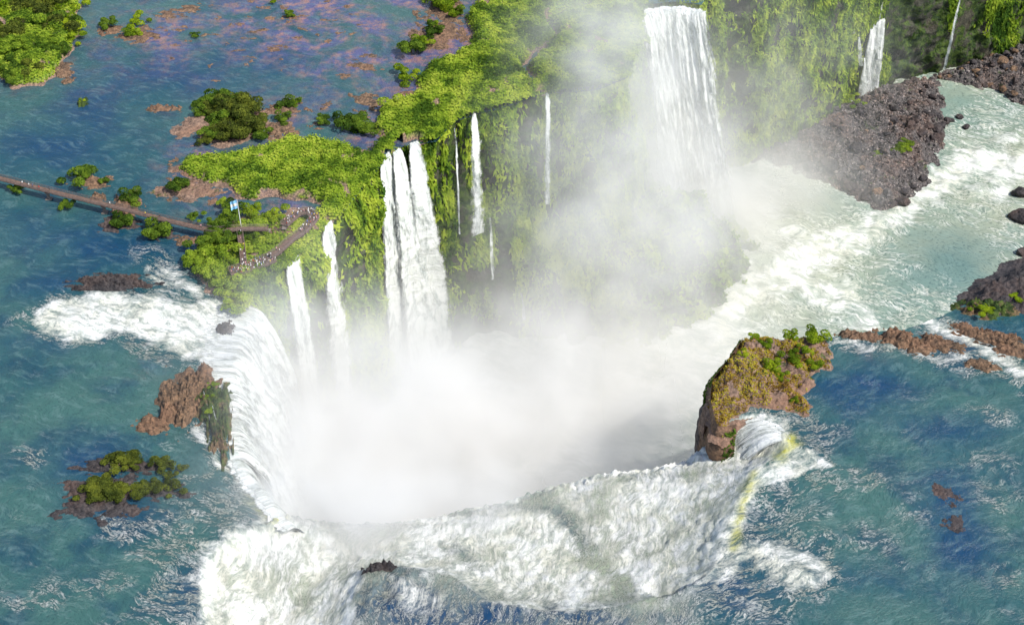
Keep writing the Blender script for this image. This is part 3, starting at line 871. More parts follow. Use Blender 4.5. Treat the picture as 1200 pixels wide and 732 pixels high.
# islets in the upper river: (px, py, radius m, kinds)
def islet(px_, py_, rx, ry, h, m, label, z=-.2, name='rock_islet', seed=None, cat='rock islet', ang=0.0):
    """low uneven rock standing in the river, one mesh"""
    c = at(px_, py_, z)
    nn = max(26, int(max(rx, ry) / .16)); nn = min(nn, 110)
    g = np.linspace(-1.25, 1.25, nn)
    A, Bq = np.meshgrid(g, g, indexing='ij'); a, b = A.ravel(), Bq.ravel()
    s_ = seed if seed is not None else rnd.random() * 100
    r = np.hypot(a, b) + fbm(a * 3 + s_, b * 3, s_, 1.6, 4) * .65
    xx, yy = a * rx, b * ry
    hh = h * (sstep(1.0, .25, r) * (.7 + .6 * np.abs(fbm(xx + s_, yy, s_, 3.2, 4, .6))) + np.abs(fbm(xx, yy + s_, 3, 1.7, 4, .65)) * .75 * sstep(1.05, .7, r)) - .5 * sstep(.95, 1.15, r)
    keep = r < 1.2
    Vc, Fc = compact(np.stack([xx, yy, hh], 1), grid_faces(nn, nn, keep))
    o = link(name, raw_mesh(name, Vc, Fc), M[m]); o.location = [float(v) for v in c]; o.rotation_euler = (0, 0, R(ang))
    return tag(o, label, cat)

islet(97, 122, 2.4, 3.6, 1.5, 'mossrock', 'small dark rock with a green tuft in the open river below the upper left island')
islet(186, 128, 5, 3.0, 1.1, 'redrock', 'lone brown rock awash in blue water left of the large round shrub clump')
islet(205, 128, 3, 2.2, 1.0, 'redrock', 'smaller brown rock at the right tip of the lone awash rock')
islet(108, 214, 8, 4.0, 1.0, 'redrock', 'brown rock shoal beneath a dark shrub above the footbridge')
islet(115, 233, 3.4, 3.0, 1.3, 'redrock', 'small brown rock just above the footbridge')
islet(150, 240, 6, 8, 1.4, 'redrock', 'rocky shoal under the middle of the footbridge')
islet(138, 264, 8, 5, 1.0, 'basalt', 'dark rock shoal below the middle of the footbridge')
islet(188, 275, 6, 4, .9, 'basalt', 'rock base of the shrub below the right end of the footbridge')
islet(218, 283, 4, 3, .9, 'redrock', 'brown rock between the bridge end and the white rapids')
islet(128, 36, 6, 5, .8, 'redrock', 'rock base of the small dark shrub near the top edge')
islet(162, 42, 10, 8, .8, 'redrock', 'wide brown rock base of the light shrub near the top edge')
islet(200, 18, 8, 5, .35, 'redrock', 'flat tan rock just awash left of the upper river shallows')
islet(224, 10, 10, 5, .35, 'redrock', 'broad flat tan rock just awash at the top edge')
islet(272, 148, 24, 16, 1.0, 'bed', 'brown rock base of the large round shrub clump')
islet(333, 128, 8, 6, .9, 'redrock', 'rock base of the small shrub right of the large clump')
islet(328, 152, 8, 8, .9, 'redrock', 'dark brown rocks at the right foot of the large shrub clump')
islet(432, 118, 9, 5, .5, 'redrock', 'tilted flat brown slab in purple shallows', ang=-30)
islet(425, 78, 8, 4, .5, 'redrock', 'narrow tan slab in the shallows left of the green plateau', ang=-25)
islet(405, 90, 5, 3, .4, 'redrock', 'small tan slab below the narrow tan slab', ang=-25)
islet(478, 110, 5, 3, .5, 'redrock', 'rust coloured slab touching the green plateau shore')
islet(460, 128, 9, 5, .6, 'redrock', 'wide rust coloured slab beside the round shrubs of the channel', ang=-20)
islet(513, 42, 14, 16, .7, 'redrock', 'pale brown gravel bank beside the green plateau', ang=10)
islet(522, 12, 12, 14, .7, 'redrock', 'brown gravel bank under the green clump at the top edge')
islet(340, 20, 4, 3, .6, 'redrock', 'tiny rock under the lone shrub in the upper shallows')
islet(322, 58, 4, 2.6, .4, 'redrock', 'small orange rock awash in the upper shallows')
islet(228, 200, 10, 8, .7, 'bed', 'brown rocky shore at the left tip of the green plateau')
islet(222, 225, 14, 7, .6, 'bed', 'low brown rocks around the lone shrub above the bridge end')
islet(255, 214, 12, 5, .6, 'bed', 'brown rock strip along the lower edge of the green plateau')
islet(72, 82, 6, 8, 1.0, 'redrock', 'tan rocks at the lower right shore of the upper left island', ang=30)
islet(80, 95, 3, 3, .8, 'redrock', 'last small tan rock off the upper left island')
# rapids and brink rocks
islet(130, 332, 15, 4.6, 2.0, 'basalt', 'long dark rock ledge where the river breaks into white rapids')
islet(213, 470, 8.5, 14, 2.6, 'redrock', 'large red brown outcrop on the brink of the left fall', ang=-8)
islet(180, 498, 5.5, 4, 1.4, 'redrock', 'small red brown rock left of the large outcrop')
islet(247, 470, 5.5, 7.5, 2.6, 'mossrock', 'dark mossy crag right of the red brown outcrop at the brink')
islet(264, 384, 2.6, 3.4, 1.0, 'basalt', 'small black rock poking through the white water above the brink', z=-1.2)
islet(112, 586, 13, 9.5, 1.2, 'basalt', 'broad dark rock carrying the lower shrubs in the left river')
islet(150, 546, 15, 3.6, 1.0, 'basalt', 'narrow dark rock carrying the upper shrubs in the left river')
islet(190, 575, 9, 4, .7, 'basalt', 'small dark rock joining the shrub rocks on their right')
islet(447, 672, 5, 2.4, 3.0, 'basalt', 'black rock edge crowning the mound of white water at the bottom', z=-1.0)
islet(1108, 580, 4.2, 6.0, .35, 'basalt', 'dark brown rock awash in the right river', ang=35)
islet(1118, 615, 3.6, 4.0, .35, 'basalt', 'dark rock just under the surface below the larger awash rock')
islet(996, 393, 4.2, 2.2, 1.6, 'redrock', 'brown rock at the brink right of the grassy rock block')
islet(1020, 396, 4.2, 2.4, 1.5, 'redrock', 'low brown rock second along the right brink')
islet(1052, 398, 7, 4.2, 2.4, 'redrock', 'largest jagged brown rock on the right brink', ang=-20)
islet(1100, 404, 8, 3.4, 1.7, 'redrock', 'narrow brown rock left of the white chute', ang=-25)
islet(1078, 410, 5, 3, 1.2, 'redrock', 'low brown rock between the jagged rock and the chute')
islet(1150, 428, 6, 3, 1.4, 'redrock', 'brown rock parting the white chute', ang=-15)
islet(1165, 398, 13, 3.6, 2.0, 'redrock', 'long brown rock bar right of the white chute', ang=-22)
islet(1192, 412, 8, 4.4, 1.8, 'redrock', 'brown rock at the right frame edge below the rock bar', ang=-22)
islet(1128, 384, 4, 2.4, 1.3, 'redrock', 'small brown rock above the white chute')
islet(1158, 364, 10, 4.4, 2.6, 'mossrock', 'brown rock topped with green below the dark right bank', ang=-8)
k_ = 0
while k_ < 60:
    a_, b_ = rnd.uniform(185, 450), rnd.uniform(-4, 105)
    if rnd.random() > math.exp(-((a_ - 300) / 110) ** 2 - ((b_ - 25) / 45) ** 2): continue
    o = islet(a_, b_, rnd.uniform(1.2, 4.2), rnd.uniform(.9, 2.4), .3, 'redrock', 'small flat tan rock just awash in the purple shallows of the upper river', ang=rnd.uniform(-40, 40)); o['group'] = 'small flat tan rocks awash in the shallows'; k_ += 1
for k_ in range(26):
    a_, b_ = rnd.uniform(195, 250), rnd.uniform(180, 240)
    o = islet(a_, b_, rnd.uniform(1.2, 3.0), rnd.uniform(.9, 2.0), .45, 'redrock', 'small brown rock off the left tip of the green plateau', ang=rnd.uniform(-40, 40)); o['group'] = 'small brown rocks off the plateau tip'
for k_ in range(30):
    a_ = rnd.uniform(335, 500); b_ = 148 - (a_ - 335) * .12 + rnd.uniform(-22, 14)
    o = islet(a_, b_, rnd.uniform(1.0, 3.0), rnd.uniform(.8, 1.8), .45, 'redrock', 'small rust brown rock in the channel above the twin fall', ang=rnd.uniform(-40, 10)); o['group'] = 'small rocks in the channel above the twin fall'
# rocks standing in the gorge river
for (a_, b_, rr, lab) in [(1195, 228, 5, 'upper black boulder in the gorge river at the right edge'), (1196, 256, 6.5, 'lower black boulder in the gorge river at the right edge'),
                          (1112, 142, 3, 'black boulder off the river corner of the rock pile'), (1124, 138, 2.4, 'small black boulder farthest out from the rock pile'),
                          (1132, 150, 2.4, 'small black boulder in white water right of the rock pile'), (1098, 160, 4, 'big black boulder on the river edge of the rock pile'), (1198, 297, 3.5, 'single dark rock at the right edge below the teal pool')]:
    boulder('basalt', at(a_, b_, FLOOR) + [0, 0, .5], rr, lab)

# ------------------------------------------------------------------ grassy rock block on the right brink
blk_px = [(838, 512), (829, 480), (831, 452), (850, 430), (868, 404), (884, 398), (930, 396), (968, 396), (978, 416), (975, 432), (950, 440), (958, 452), (940, 462), (955, 478), (946, 488), (905, 478), (880, 478), (862, 492), (850, 516)]
P = poly_at(blk_px)
cen = P.mean(0)
xs = np.arange(P[:, 0].min() - 5, P[:, 0].max() + 5, .42); ys = np.arange(P[:, 1].min() - 5, P[:, 1].max() + 5, .42)
GX, GY = np.meshgrid(xs, ys, indexing='ij'); x, y = GX.ravel(), GY.ravel()
d = sdist(x + fbm(x, y, 3, 5, 3) * 1.6, y + fbm(x, y, 31, 5, 3) * 1.6, P)
pxx, pyy = proj(x, y, x * 0)
lefty = sstep(935, 850, pxx)
h = (1.0 + 3.6 * lefty * sstep(500, 440, pyy)) * sstep(-.3, 3.5, d) * (1 + .5 * fbm(x, y, 7, 6, 4, .6)) + np.abs(fbm(x, y, 5, 2.2, 3)) * 1.2 * sstep(0, 2, d)
h = h + 1.2 * np.round(fbm(x, y, 14, 7, 2) * 2) / 2 * sstep(0, 3, d)
gg = sdist(x, y, gorge)
zz = np.where(d > 0, h, -2.0 + 0 * h); zz = np.where((d < 0) & (gg > -.5), -9.0 * sstep(0, 2, -d) , np.where(d < 0, -.8 * sstep(0, 2, -d), zz))
keep = d > -2.2
blk = empty('rock_block', (cen[0], cen[1], 0))
tag(blk, 'brown rock block with yellow grass and bushes at the brink of the right river', 'rock block')
V = np.stack([x - cen[0], y - cen[1], zz], 1)
Vc, Fc = compact(V, grid_faces(len(xs), len(ys), keep))
link('rock_top', raw_mesh('rock_top', Vc, Fc), M['bed'], blk)
# its steep face toward the gorge
fpx = [(862, 508), (838, 512), (829, 478), (832, 452), (850, 430), (868, 404)]
FP = poly_at(fpx)
o, FV, FN, _, _ = cliff('rock_face', FP[::-1], np.full(len(FP), 1.0), step=.7, nv=40, smooth=3, amp=.30, ztop=3.5, zbot=-44, m=M['redrock'], back=.5)
del o['kind']; o.parent = blk; o.matrix_parent_inverse.translation = Vector((-cen[0], -cen[1], 0))
Pf, Nf, tf = wall_scatter(9000, FV, FN)
qx, qy = proj(Pf[:, 0], Pf[:, 1], Pf[:, 2])
k = (fbm(Pf[:, 0], Pf[:, 1], Pf[:, 2], 7, 3) + .35 - 1.6 * sstep(852, 836, qx) * sstep(465, 490, qy) - .4 * tf) > .0
Pf, Nf = Pf[k], Nf[k]
o = link('moss', leaves('moss', Pf - np.append(cen, 0) + Nf * .3, Nf, .9, None, .5, np.clip(rs.rand(len(Pf)) * .35, 0, 1)), M['shrub'], blk); o['kind'] = 'stuff'
kk = np.where((d > .8) & (fbm(x, y, 61, 6, 3) + .25 * lefty + .12 > 0))[0]
n = 11000; pk = kk[rs.randint(0, len(kk), n)]
Q = np.stack([x[pk] - cen[0], y[pk] - cen[1], zz[pk]], 1) + np.stack([rs.rand(n) - .5, rs.rand(n) - .5, rs.rand(n) * .4], 1) * .6
o = link('grass', leaves('grass', Q, np.tile([0, 0, 1.0], (n, 1)), .55, None, .6, np.clip(rs.rand(n), 0, 1)), M['drygrass'], blk); o['kind'] = 'stuff'
def zblk(px_, py_):
    p = at2(px_, py_); i = np.argmin((x - p[0]) ** 2 + (y - p[1]) ** 2); return float(zz[i])
for (a_, b_, r_, lab) in [(884, 404, 2.2, 'bright bush at the upper left edge of the grassy rock block'), (898, 412, 2.0, 'bush on the left half of the rock block below the edge bush'),
                          (925, 398, 2.4, 'bush at the top middle of the rock block'), (955, 402, 3.4, 'largest bush at the upper right of the rock block'), (945, 416, 2.2, 'bush just below the largest one on the rock block'),
                          (932, 428, 2.8, 'bush in the middle of the right half of the rock block'), (903, 438, 2.6, 'bush in the centre of the rock block'), (912, 448, 1.8, 'small bush right of the centre bush on the rock block'),
                          (955, 432, 2.2, 'bush nearest the river on the right of the rock block'), (930, 472, 1.2, 'tiny bush on the low river edge of the rock block'), (870, 430, 1.6, 'low bush near the left rim of the rock block')]:
    zq = zblk(a_, b_) * .8
    p = at(a_, b_ + zq * 2.6, 0) if False else np.append(at2(a_, b_), zq)
    e = shrub(a_, b_, r_ * 1.3, lab, None, 'yellowshrub'); e.location = [float(v) for v in p]

# ------------------------------------------------------------------ shrubs on the islets and shores
for (a_, b_, r_, lab, mk) in [
    (128, 32, 5, 'round dark shrub on a small rock near the top edge', 'shrub'), (160, 30, 5, 'light shrub on the wide brown rock near the top edge, upper part', 'yellowshrub'),
    (154, 42, 4.2, 'lower light shrub on the wide brown rock near the top edge', 'yellowshrub'), (229, 43, 2.6, 'tiny lone shrub standing in the blue shallows', 'shrub'),
    (340, 19, 3.2, 'tiny lone shrub in the upper middle shallows', 'shrub'), (320, 4, 2.0, 'tiny shrub on a red rock at the top edge', 'yellowshrub'),
    (97, 120, 1.9, 'tuft on the small dark rock below the upper left island', 'yellowshrub'),
    (97, 206, 7, 'dark shrub on the brown shoal above the footbridge', 'shrub'), (122, 214, 2.6, 'little shrub at the right end of the brown shoal', 'shrub'),
    (152, 236, 5, 'dry dark shrub just above the middle of the footbridge', 'shrub'), (146, 262, 5, 'dark shrub just below the middle of the footbridge', 'shrub'), (188, 274, 6.2, 'green shrub below the right end of the footbridge', 'shrub'),
    (209, 222, 5.6, 'round green shrub on brown rocks above the bridge end', 'shrub'), (20, 224, 3.6, 'dark shrub below the left end of the footbridge', 'shrub'), (79, 244, 3.6, 'dark shrub under the left half of the footbridge', 'shrub'),
    (335, 124, 4.2, 'dark shrub on the rock right of the large clump', 'shrub'), (345, 122, 3, 'small shrub at the right end of that rock', 'yellowshrub'), (330, 142, 4, 'grey green shrub at the right foot of the large clump', 'shrub'),
    (380, 144, 4, 'dark green shrub standing in the channel left of the plateau', 'shrub'),
    (416, 150, 7, 'large round shrub in the channel above the twin fall', 'shrub'), (404, 144, 5, 'left companion of the large round channel shrub', 'shrub'), (430, 155, 5.5, 'right companion of the large round channel shrub', 'shrub'),
    (482, 62, 7.5, 'dark green bush at the water edge left of the plateau', 'shrub'), (494, 53, 5.5, 'bush right above the dark water edge bush', 'yellowshrub'), (506, 40, 5, 'round bush on the gravel bank', 'shrub'),
    (523, 10, 7, 'green bush clump at the top edge over the gravel bank', 'yellowshrub'), (512, 3, 6, 'green bush left of the top edge clump', 'yellowshrub'), (534, 17, 5, 'green bush right below the top edge clump', 'yellowshrub'), (508, 30, 3, 'small bush below the top edge clump', 'yellowshrub'),
    (478, 96, 6, 'bush at the left tip of the plateau shore', 'yellowshrub'), (460, 134, 7, 'bush on the lower left shore of the plateau', 'canopy'),
]:
    shrub(a_, b_, r_, lab, None, mk)
for (a_, b_, r_) in [(240, 124, 6), (236, 132, 4), (262, 118, 8), (282, 122, 8), (272, 134, 9), (254, 142, 7), (292, 134, 8), (300, 148, 7), (283, 152, 8), (265, 156, 6), (246, 156, 5), (240, 163, 3.5), (307, 156, 5), (252, 128, 6)]:
    shrub(a_, b_ + 4, r_, 'shrub of the large round clump standing in the upper left river', 'shrubs of the large round clump', rnd.choice(['shrub', 'shrub', 'olive', 'olive']))
for (a_, b_, r_) in [(135, 540, 4.2), (146, 537, 4.8), (158, 543, 3.2), (186, 543, 3.4), (194, 546, 3.0), (214, 548, 2.3)]:
    shrub(a_, b_, r_, 'olive shrub on the upper narrow rock in the left river', 'shrubs on the upper narrow rock', 'olive', z=.8, hs=.8)
for (a_, b_, r_) in [(105, 572, 4.2), (118, 568, 4.6), (128, 576, 5), (114, 584, 3.6), (138, 582, 4)]:
    shrub(a_, b_, r_, 'olive shrub on the lower broad rock in the left river', 'shrubs on the lower broad rock', 'olive', z=.9, hs=.8)
for (a_, b_, r_) in [(162, 578, 4), (174, 573, 3.6), (186, 572, 3.4), (203, 570, 3.4), (199, 558, 2.2)]:
    shrub(a_, b_, r_, 'olive shrub on the small right hand rock in the left river', 'shrubs on the small right hand rock', 'olive', z=.6, hs=.8)
for (a_, b_, r_) in [(10, 20, 9), (32, 14, 9), (56, 12, 10), (78, 14, 8), (80, 36, 8), (62, 34, 9), (40, 34, 9), (12, 44, 9), (30, 58, 7), (8, 62, 8), (52, 55, 7), (72, 66, 6), (18, 92, 7), (34, 88, 6), (8, 84, 6), (66, 28, 8), (80, 50, 5)]:
    shrub(a_, b_, r_, 'bushy shrub on the green island in the upper left corner', 'shrubs of the upper left island', rnd.choice(['shrub', 'canopy', 'yellowshrub', 'olive']))
for (a_, b_, r_) in [(228, 308, 5), (240, 300, 6), (252, 304, 6), (236, 316, 5), (250, 322, 6), (262, 336, 6), (276, 342, 6), (244, 292, 5), (262, 314, 5), (290, 338, 6), (302, 330, 6), (316, 322, 5), (284, 350, 4)]:
    shrub(a_, b_, r_, 'shrub on the lower slope of the walkway island above the white rapids', 'shrubs on the lower walkway island', rnd.choice(['shrub', 'canopy', 'canopy']), z=1)
for (a_, b_, r_, lab) in [(250, 266, 3.4, 'dark tree hiding the end of the footbridge, left one'), (260, 273, 5.0, 'dark tree hiding the end of the footbridge, middle one'), (270, 262, 5, 'dark tree right of the bridge end'), (266, 284, 5.4, 'dark tree below the bridge end'),
                          (252, 284, 5, 'small dark tree left of the tree below the bridge end'), (274, 250, 4.4, 'dark tree left of the flagpole')]:
    shrub(a_, b_, r_, lab, None, 'shrub', z=1, hs=1.2, name='tree', cat='tree')
for (a_, b_, r_, lab) in [(294, 252, 4.2, 'light green bush right of the flagpole'), (318, 258, 4.8, 'light green bush left of the orange clearing'), (328, 260, 4, 'light green bush beside the orange clearing'),
                          (296, 284, 4, 'light green bush between the two walkway arms'), (292, 296, 3, 'small bush inside the walkway arms above the lower platform'), (322, 284, 3.6, 'dark bush left of the slanting walkway'),
                          (347, 262, 2.4, 'bush enclosed by the upper viewing loop'), (346, 268, 2, 'small bush enclosed by the upper viewing loop'), (262, 240, 3, 'small shrub in water above the bridge end'), (226, 256, 3, 'small shrub above the bridge end rail')]:
    shrub(a_, b_, r_, lab, None, 'yellowshrub' if 'light' in lab else 'canopy', z=1)
for (a_, b_, r_, lab) in [(1062, 176, 6, 'upper green bush growing on the large rock pile'), (1050, 180, 4.5, 'green bush left of the upper one on the rock pile'), (1030, 186, 4, 'low green bush on the lower left of the rock pile'), (1008, 126, 5, 'grassy bush on the upper part of the rock pile'), (996, 120, 4, 'small grassy bush at the left of the upper rock pile')]:
    shrub(a_, b_ - 4, r_, lab, None, 'yellowshrub', z=FLOOR + 7, hs=.5)
for (a_, b_, r_, lab) in [(1150, 360, 3.6, 'bright green bush on the brown rock below the dark right bank'), (1158, 363, 2.6, 'small green bush right of the bright one on the brown rock'), (1192, 350, 3, 'green tuft on the dark right bank')]:
    shrub(a_, b_, r_, lab, None, 'yellowshrub', z=1.6, hs=.6)
for (a_, b_, r_, lab) in [(240, 466, 1.8, 'green tuft on the mossy crag, upper left'), (252, 450, 1.8, 'green tuft on top of the mossy crag'), (246, 482, 1.6, 'green tuft at the foot of the mossy crag')]:
    shrub(a_, b_, r_, lab, None, 'yellowshrub', z=2.2, hs=.6)

# ------------------------------------------------------------------ waterfalls
def fall_mesh(name, T, z0, zb, n0, throw, widen=1.0, up=4.0, nu=None, nv=90, layers=2, fade=1.6, drift=(0, 0), curve=.55, rough=1.0, step=.5, taper=0.0):
    """T: brink polyline (k,2); n0: outward plan direction or None for the normal of the brink"""
    T = np.asarray(T, float)
    xy, _, s = resample(T, np.zeros(len(T)), step)
    if len(xy) < 6:
        s = np.linspace(0, s[-1], 6); xy = T[0] + (T[-1] - T[0]) * np.linspace(0, 1, 6)[:, None]
    L = s[-1]
    if len(T) > 2: 
        w = min(6, len(xy) // 6 + 1); sm = gsmooth(xy, w); xy = sm
    dd = np.gradient(xy, axis=0); dd /= np.linalg.norm(dd, axis=1)[:, None]
    if n0 is None:
        nn = np.stack([dd[:, 1], -dd[:, 0]], 1); nn = gsmooth(nn, 8); nn /= np.linalg.norm(nn, axis=1)[:, None]
    else:
        nn = np.tile(np.array(n0, float) / np.hypot(*n0), (len(xy), 1))
    mid = xy.mean(0)
    tt = np.concatenate([np.linspace(-up, 0, 8)[:-1] / 100.0, np.linspace(0, 1, nv) ** 1.25])
    Vs, Fs, Es, Us = [], [], [], []
    base = 0
    for ly in range(layers):
        U = np.repeat(s[:, None], len(tt), 1); Tt = np.repeat(tt[None], len(s), 0)
        down = np.clip(Tt, 0, 1)
        off = np.where(Tt < 0, Tt * 100, throw * down ** curve)
        Z = z0 + (zb - z0) * down + np.where(Tt < 0, .25 - Tt * 100 * .10, .25)
        wd = 1 + (widen - 1) * down ** .55
        X = mid[0] + (xy[:, :1] - mid[0]) * wd + nn[:, :1] * off + drift[0] * down
        Y = mid[1] + (xy[:, 1:] - mid[1]) * wd + nn[:, 1:] * off + drift[1] * down
        dep = (z0 - Z)
        flu = fbm(U * 1.0 + ly * 40, dep * .10, ly * 9, 3.5, 3) * 1.5 + fbm(U, dep * .25, 5 + ly * 7, 1.3, 2) * .35 + fbm(U * .5, dep * .12, 2 + ly, 6, 3) * 1.4
        flu = flu * rough * (.25 + .75 * sstep(0, .15, down)) + ly * .9
        X = X + nn[:, :1] * flu; Y = Y + nn[:, 1:] * flu
        e = np.minimum(U, L - U) / max(.5, min(fade, L * .5)) ; e = np.clip(e, 0, 1)
        e = e * sstep(-up / 100, -up / 300, Tt) if up > 0 else e
        e = e * (1 - taper * down) - .16 * ly - .12 * down
        V = np.stack([X, Y, Z], -1).reshape(-1, 3)
        Vs.append(V); Fs.append(grid_faces(len(s), len(tt)) + base); base += len(V)
        Es.append(e.ravel()); Us.append(np.stack([U + ly * 37.0 + fbm(U, dep * .1, 3, 6, 2) * .8, dep * 1.0 + off * .7, U * 0 + ly * 11], -1).reshape(-1, 3))
    me = raw_mesh(name, np.vstack(Vs), np.vstack(Fs))
    fattr(me, 'edge', np.concatenate(Es)); vattr(me, 'flow', np.vstack(Us))
    me.materials.append(M['fall'])
    return me

def waterfall(label, T, z0, zb, n0, throw, parent=None, name='waterfall', **kw):
    o = link(name, fall_mesh(name, T, z0, zb, n0, throw, **kw), None, parent)
    if parent is None: tag(o, label, 'waterfall')
    return o
# the broad curtain on the left
waterfall('broad white curtain fall pouring over the left brink from the rapids', poly_at([(299, 350)] + curtain_px[1:] + [(265, 484), (268, 512), (272, 540)])[::-1], -2.4, FLOOR - 1, None, 22, up=12, layers=3, fade=3, nv=120, rough=1.7, curve=.5)
waterfall('short white fall over the yellow green lip at the lower left', poly_at([(268, 500), (272, 538), (286, 558), (304, 576), (324, 604), (345, 622)])[::-1], -1.8, FLOOR - 1, None, 19, up=3, layers=2, fade=3, rough=1.0)
islet(256, 500, 3.6, 15, 2.6, 'mossrock', 'long dark mossy rib running down beside the curtain fall below the crag', z=-.6, ang=10)
cr = empty('waterfall', at(256, 480)); tag(cr, 'thin streams trickling down the mossy crag at the left brink', 'waterfall')
crp = Vector(cr.location)
for (a_, b_, c_, d_) in [(238, 466, 242, 468), (248, 482, 252, 484)]:
    o = link('stream', fall_mesh('stream', poly_at([(a_, b_), (c_, d_)])[::-1], 2.6, -.4, (.35, -1), 13, up=1, layers=1, fade=.8, rough=.25, curve=.8, widen=1.6), None, cr)
    o.matrix_parent_inverse.translation = -crp
waterfall('sunlit white fall just right of the lower viewing platform', poly_at([(333, 316), (352, 301)]), .3, FLOOR, (.3, -1.0), 9, widen=1.5, up=3, fade=2.2, curve=.4)
waterfall('misty white fall below the upper viewing loop', poly_at([(377, 270), (391, 261)]), .3, FLOOR, (.1, -1), 8, widen=2.8, up=2, fade=2.4, curve=.4)
tw = empty('waterfall', at(474, 176)); tag(tw, 'twin white fall plunging from the channel notch in the green cliff', 'waterfall')
twp = Vector(tw.location)
for (a_, b_, c_, d_, w_, z_, th, dr) in [(444, 196, 458, 183, 2.4, 1.0, 9, -1), (459, 185, 471, 177, 3.4, .6, 10, 3), (478, 174, 491, 170, 4.2, .9, 9, 4), (462, 184, 478, 176, 3.0, -22, 8, 4)]:
    o = link('strand', fall_mesh('strand', poly_at([(a_, b_), (c_, d_)]), z_, FLOOR, (.35, -1), th, widen=w_, up=2, fade=1.2, nv=100, curve=.4, drift=(dr, 0)), None, tw)
    o.matrix_parent_inverse.translation = -twp
waterfall('narrow bright fall on the middle cliff ending on a mossy ledge', poly_at([(551, 138), (560, 135)]), .6, -50, (.1, -1), 13, widen=2.6, up=3, fade=1.6, curve=.4)
waterfall('short lower fall below the mossy ledge of the middle cliff', poly_at([(570, 252, -48), (577, 252, -48)]), -50, -72, (.1, -1), 15, widen=1.0, up=1, fade=1.6, layers=1, curve=.4)
waterfall('hair thin fall left of the narrow bright fall', poly_at([(531, 152), (536, 151)]), 0, -45, (.1, -1), 11, widen=.8, up=1, fade=1.4, layers=1, curve=.4)
waterfall('slender fall dropping from the small stream through the plateau', poly_at([(637, 113), (644, 112)]), .5, -48, (.1, -1), 10, widen=1.6, up=2, fade=1.6, curve=.4)
waterfall('tiny white fall low on the shaded foot of the middle cliff', poly_at([(606, 345, FLOOR + 26), (614, 345, FLOOR + 26)]), FLOOR + 26, FLOOR + 16, (.3, -1), 6, widen=1.3, up=1, fade=1.6, layers=1)
waterfall('tallest broad white fall right of the middle half hidden by mist', poly_at([(744, 20), (768, 13), (798, 11), (832, 17)]), .2, FLOOR, None, 14, widen=1.5, up=3, fade=5, layers=3, drift=(20, -6), nv=110, rough=1.6, curve=.4)
ZL = -60
p1 = at2(1028, 104, FLOOR) + [0, -3]
def wx_at(px_, yy, z_): return (px_ - 600) / FPX * (yy * cP - (z_ - HC) * sP)
waterfall('cream coloured fall dropping onto the rock pile', np.array([[wx_at(1020, p1[1], ZL), p1[1]], [wx_at(1037, p1[1], ZL), p1[1] - 1]]), ZL, FLOOR + 3, (0, -1), 8, widen=1.5, up=2, fade=1.0)
waterfall('thin upper cascade feeding the cream coloured fall', np.array([[wx_at(1026, p1[1], ZL), p1[1] + 2], [wx_at(1033, p1[1], ZL), p1[1] + 1.5]]), ZL + 30, ZL, (0, -1), 3, widen=.8, up=1, fade=1.8, layers=1)
cs = empty('waterfall', at(1000, 60, -80)); tag(cs, 'winding cascade on the green cliff left of the cream coloured fall', 'waterfall'); csp = Vector(cs.location)
yb = at2(1004, 112, FLOOR)[1] - 3
for (a_, za, zb_, w_, dr, wd) in [(990, -38, -62, 2.5, 5, 1.3), (1001, -61, -82, 3, 4, 1.5), (1009, -80, FLOOR + 2, 4, 1, 2.0)]:
    xx = wx_at(a_, yb, za)
    o = link('cascade_step', fall_mesh('cascade_step', np.array([[xx, yb], [xx + w_, yb - .5]]), za, zb_, (.2, -1), 5, widen=wd, up=1, fade=1.8, layers=1, drift=(dr, 0)), None, cs)
    o.matrix_parent_inverse.translation = -csp
yb = wall_xy[26, 1] - 7
xx = (1116 - 600) / FPX * (yb * cP - (-70 - HC) * sP)
waterfall('hair thin fall over yellow green moss on the dark right cliff', np.array([[xx, yb], [xx + 2.2, yb]]), -50, FLOOR + 6, (0, -1), 2, widen=1.3, up=0, fade=1.0, layers=1)
waterfall('white side fall sliding down beside the grassy rock block', poly_at([(882, 488), (900, 494), (924, 520)])[::-1], -.3, SH - 3, (-1, -.1), 15, up=3, layers=3, fade=1.2, rough=.7)
waterfall('long front fall dropping from the foam shelf into the mist', np.vstack([left_xy[-1:], front_xy])[::-1], SH - 3, FLOOR, None, 8, up=1.0, layers=1, fade=3, nv=40, step=1.5)

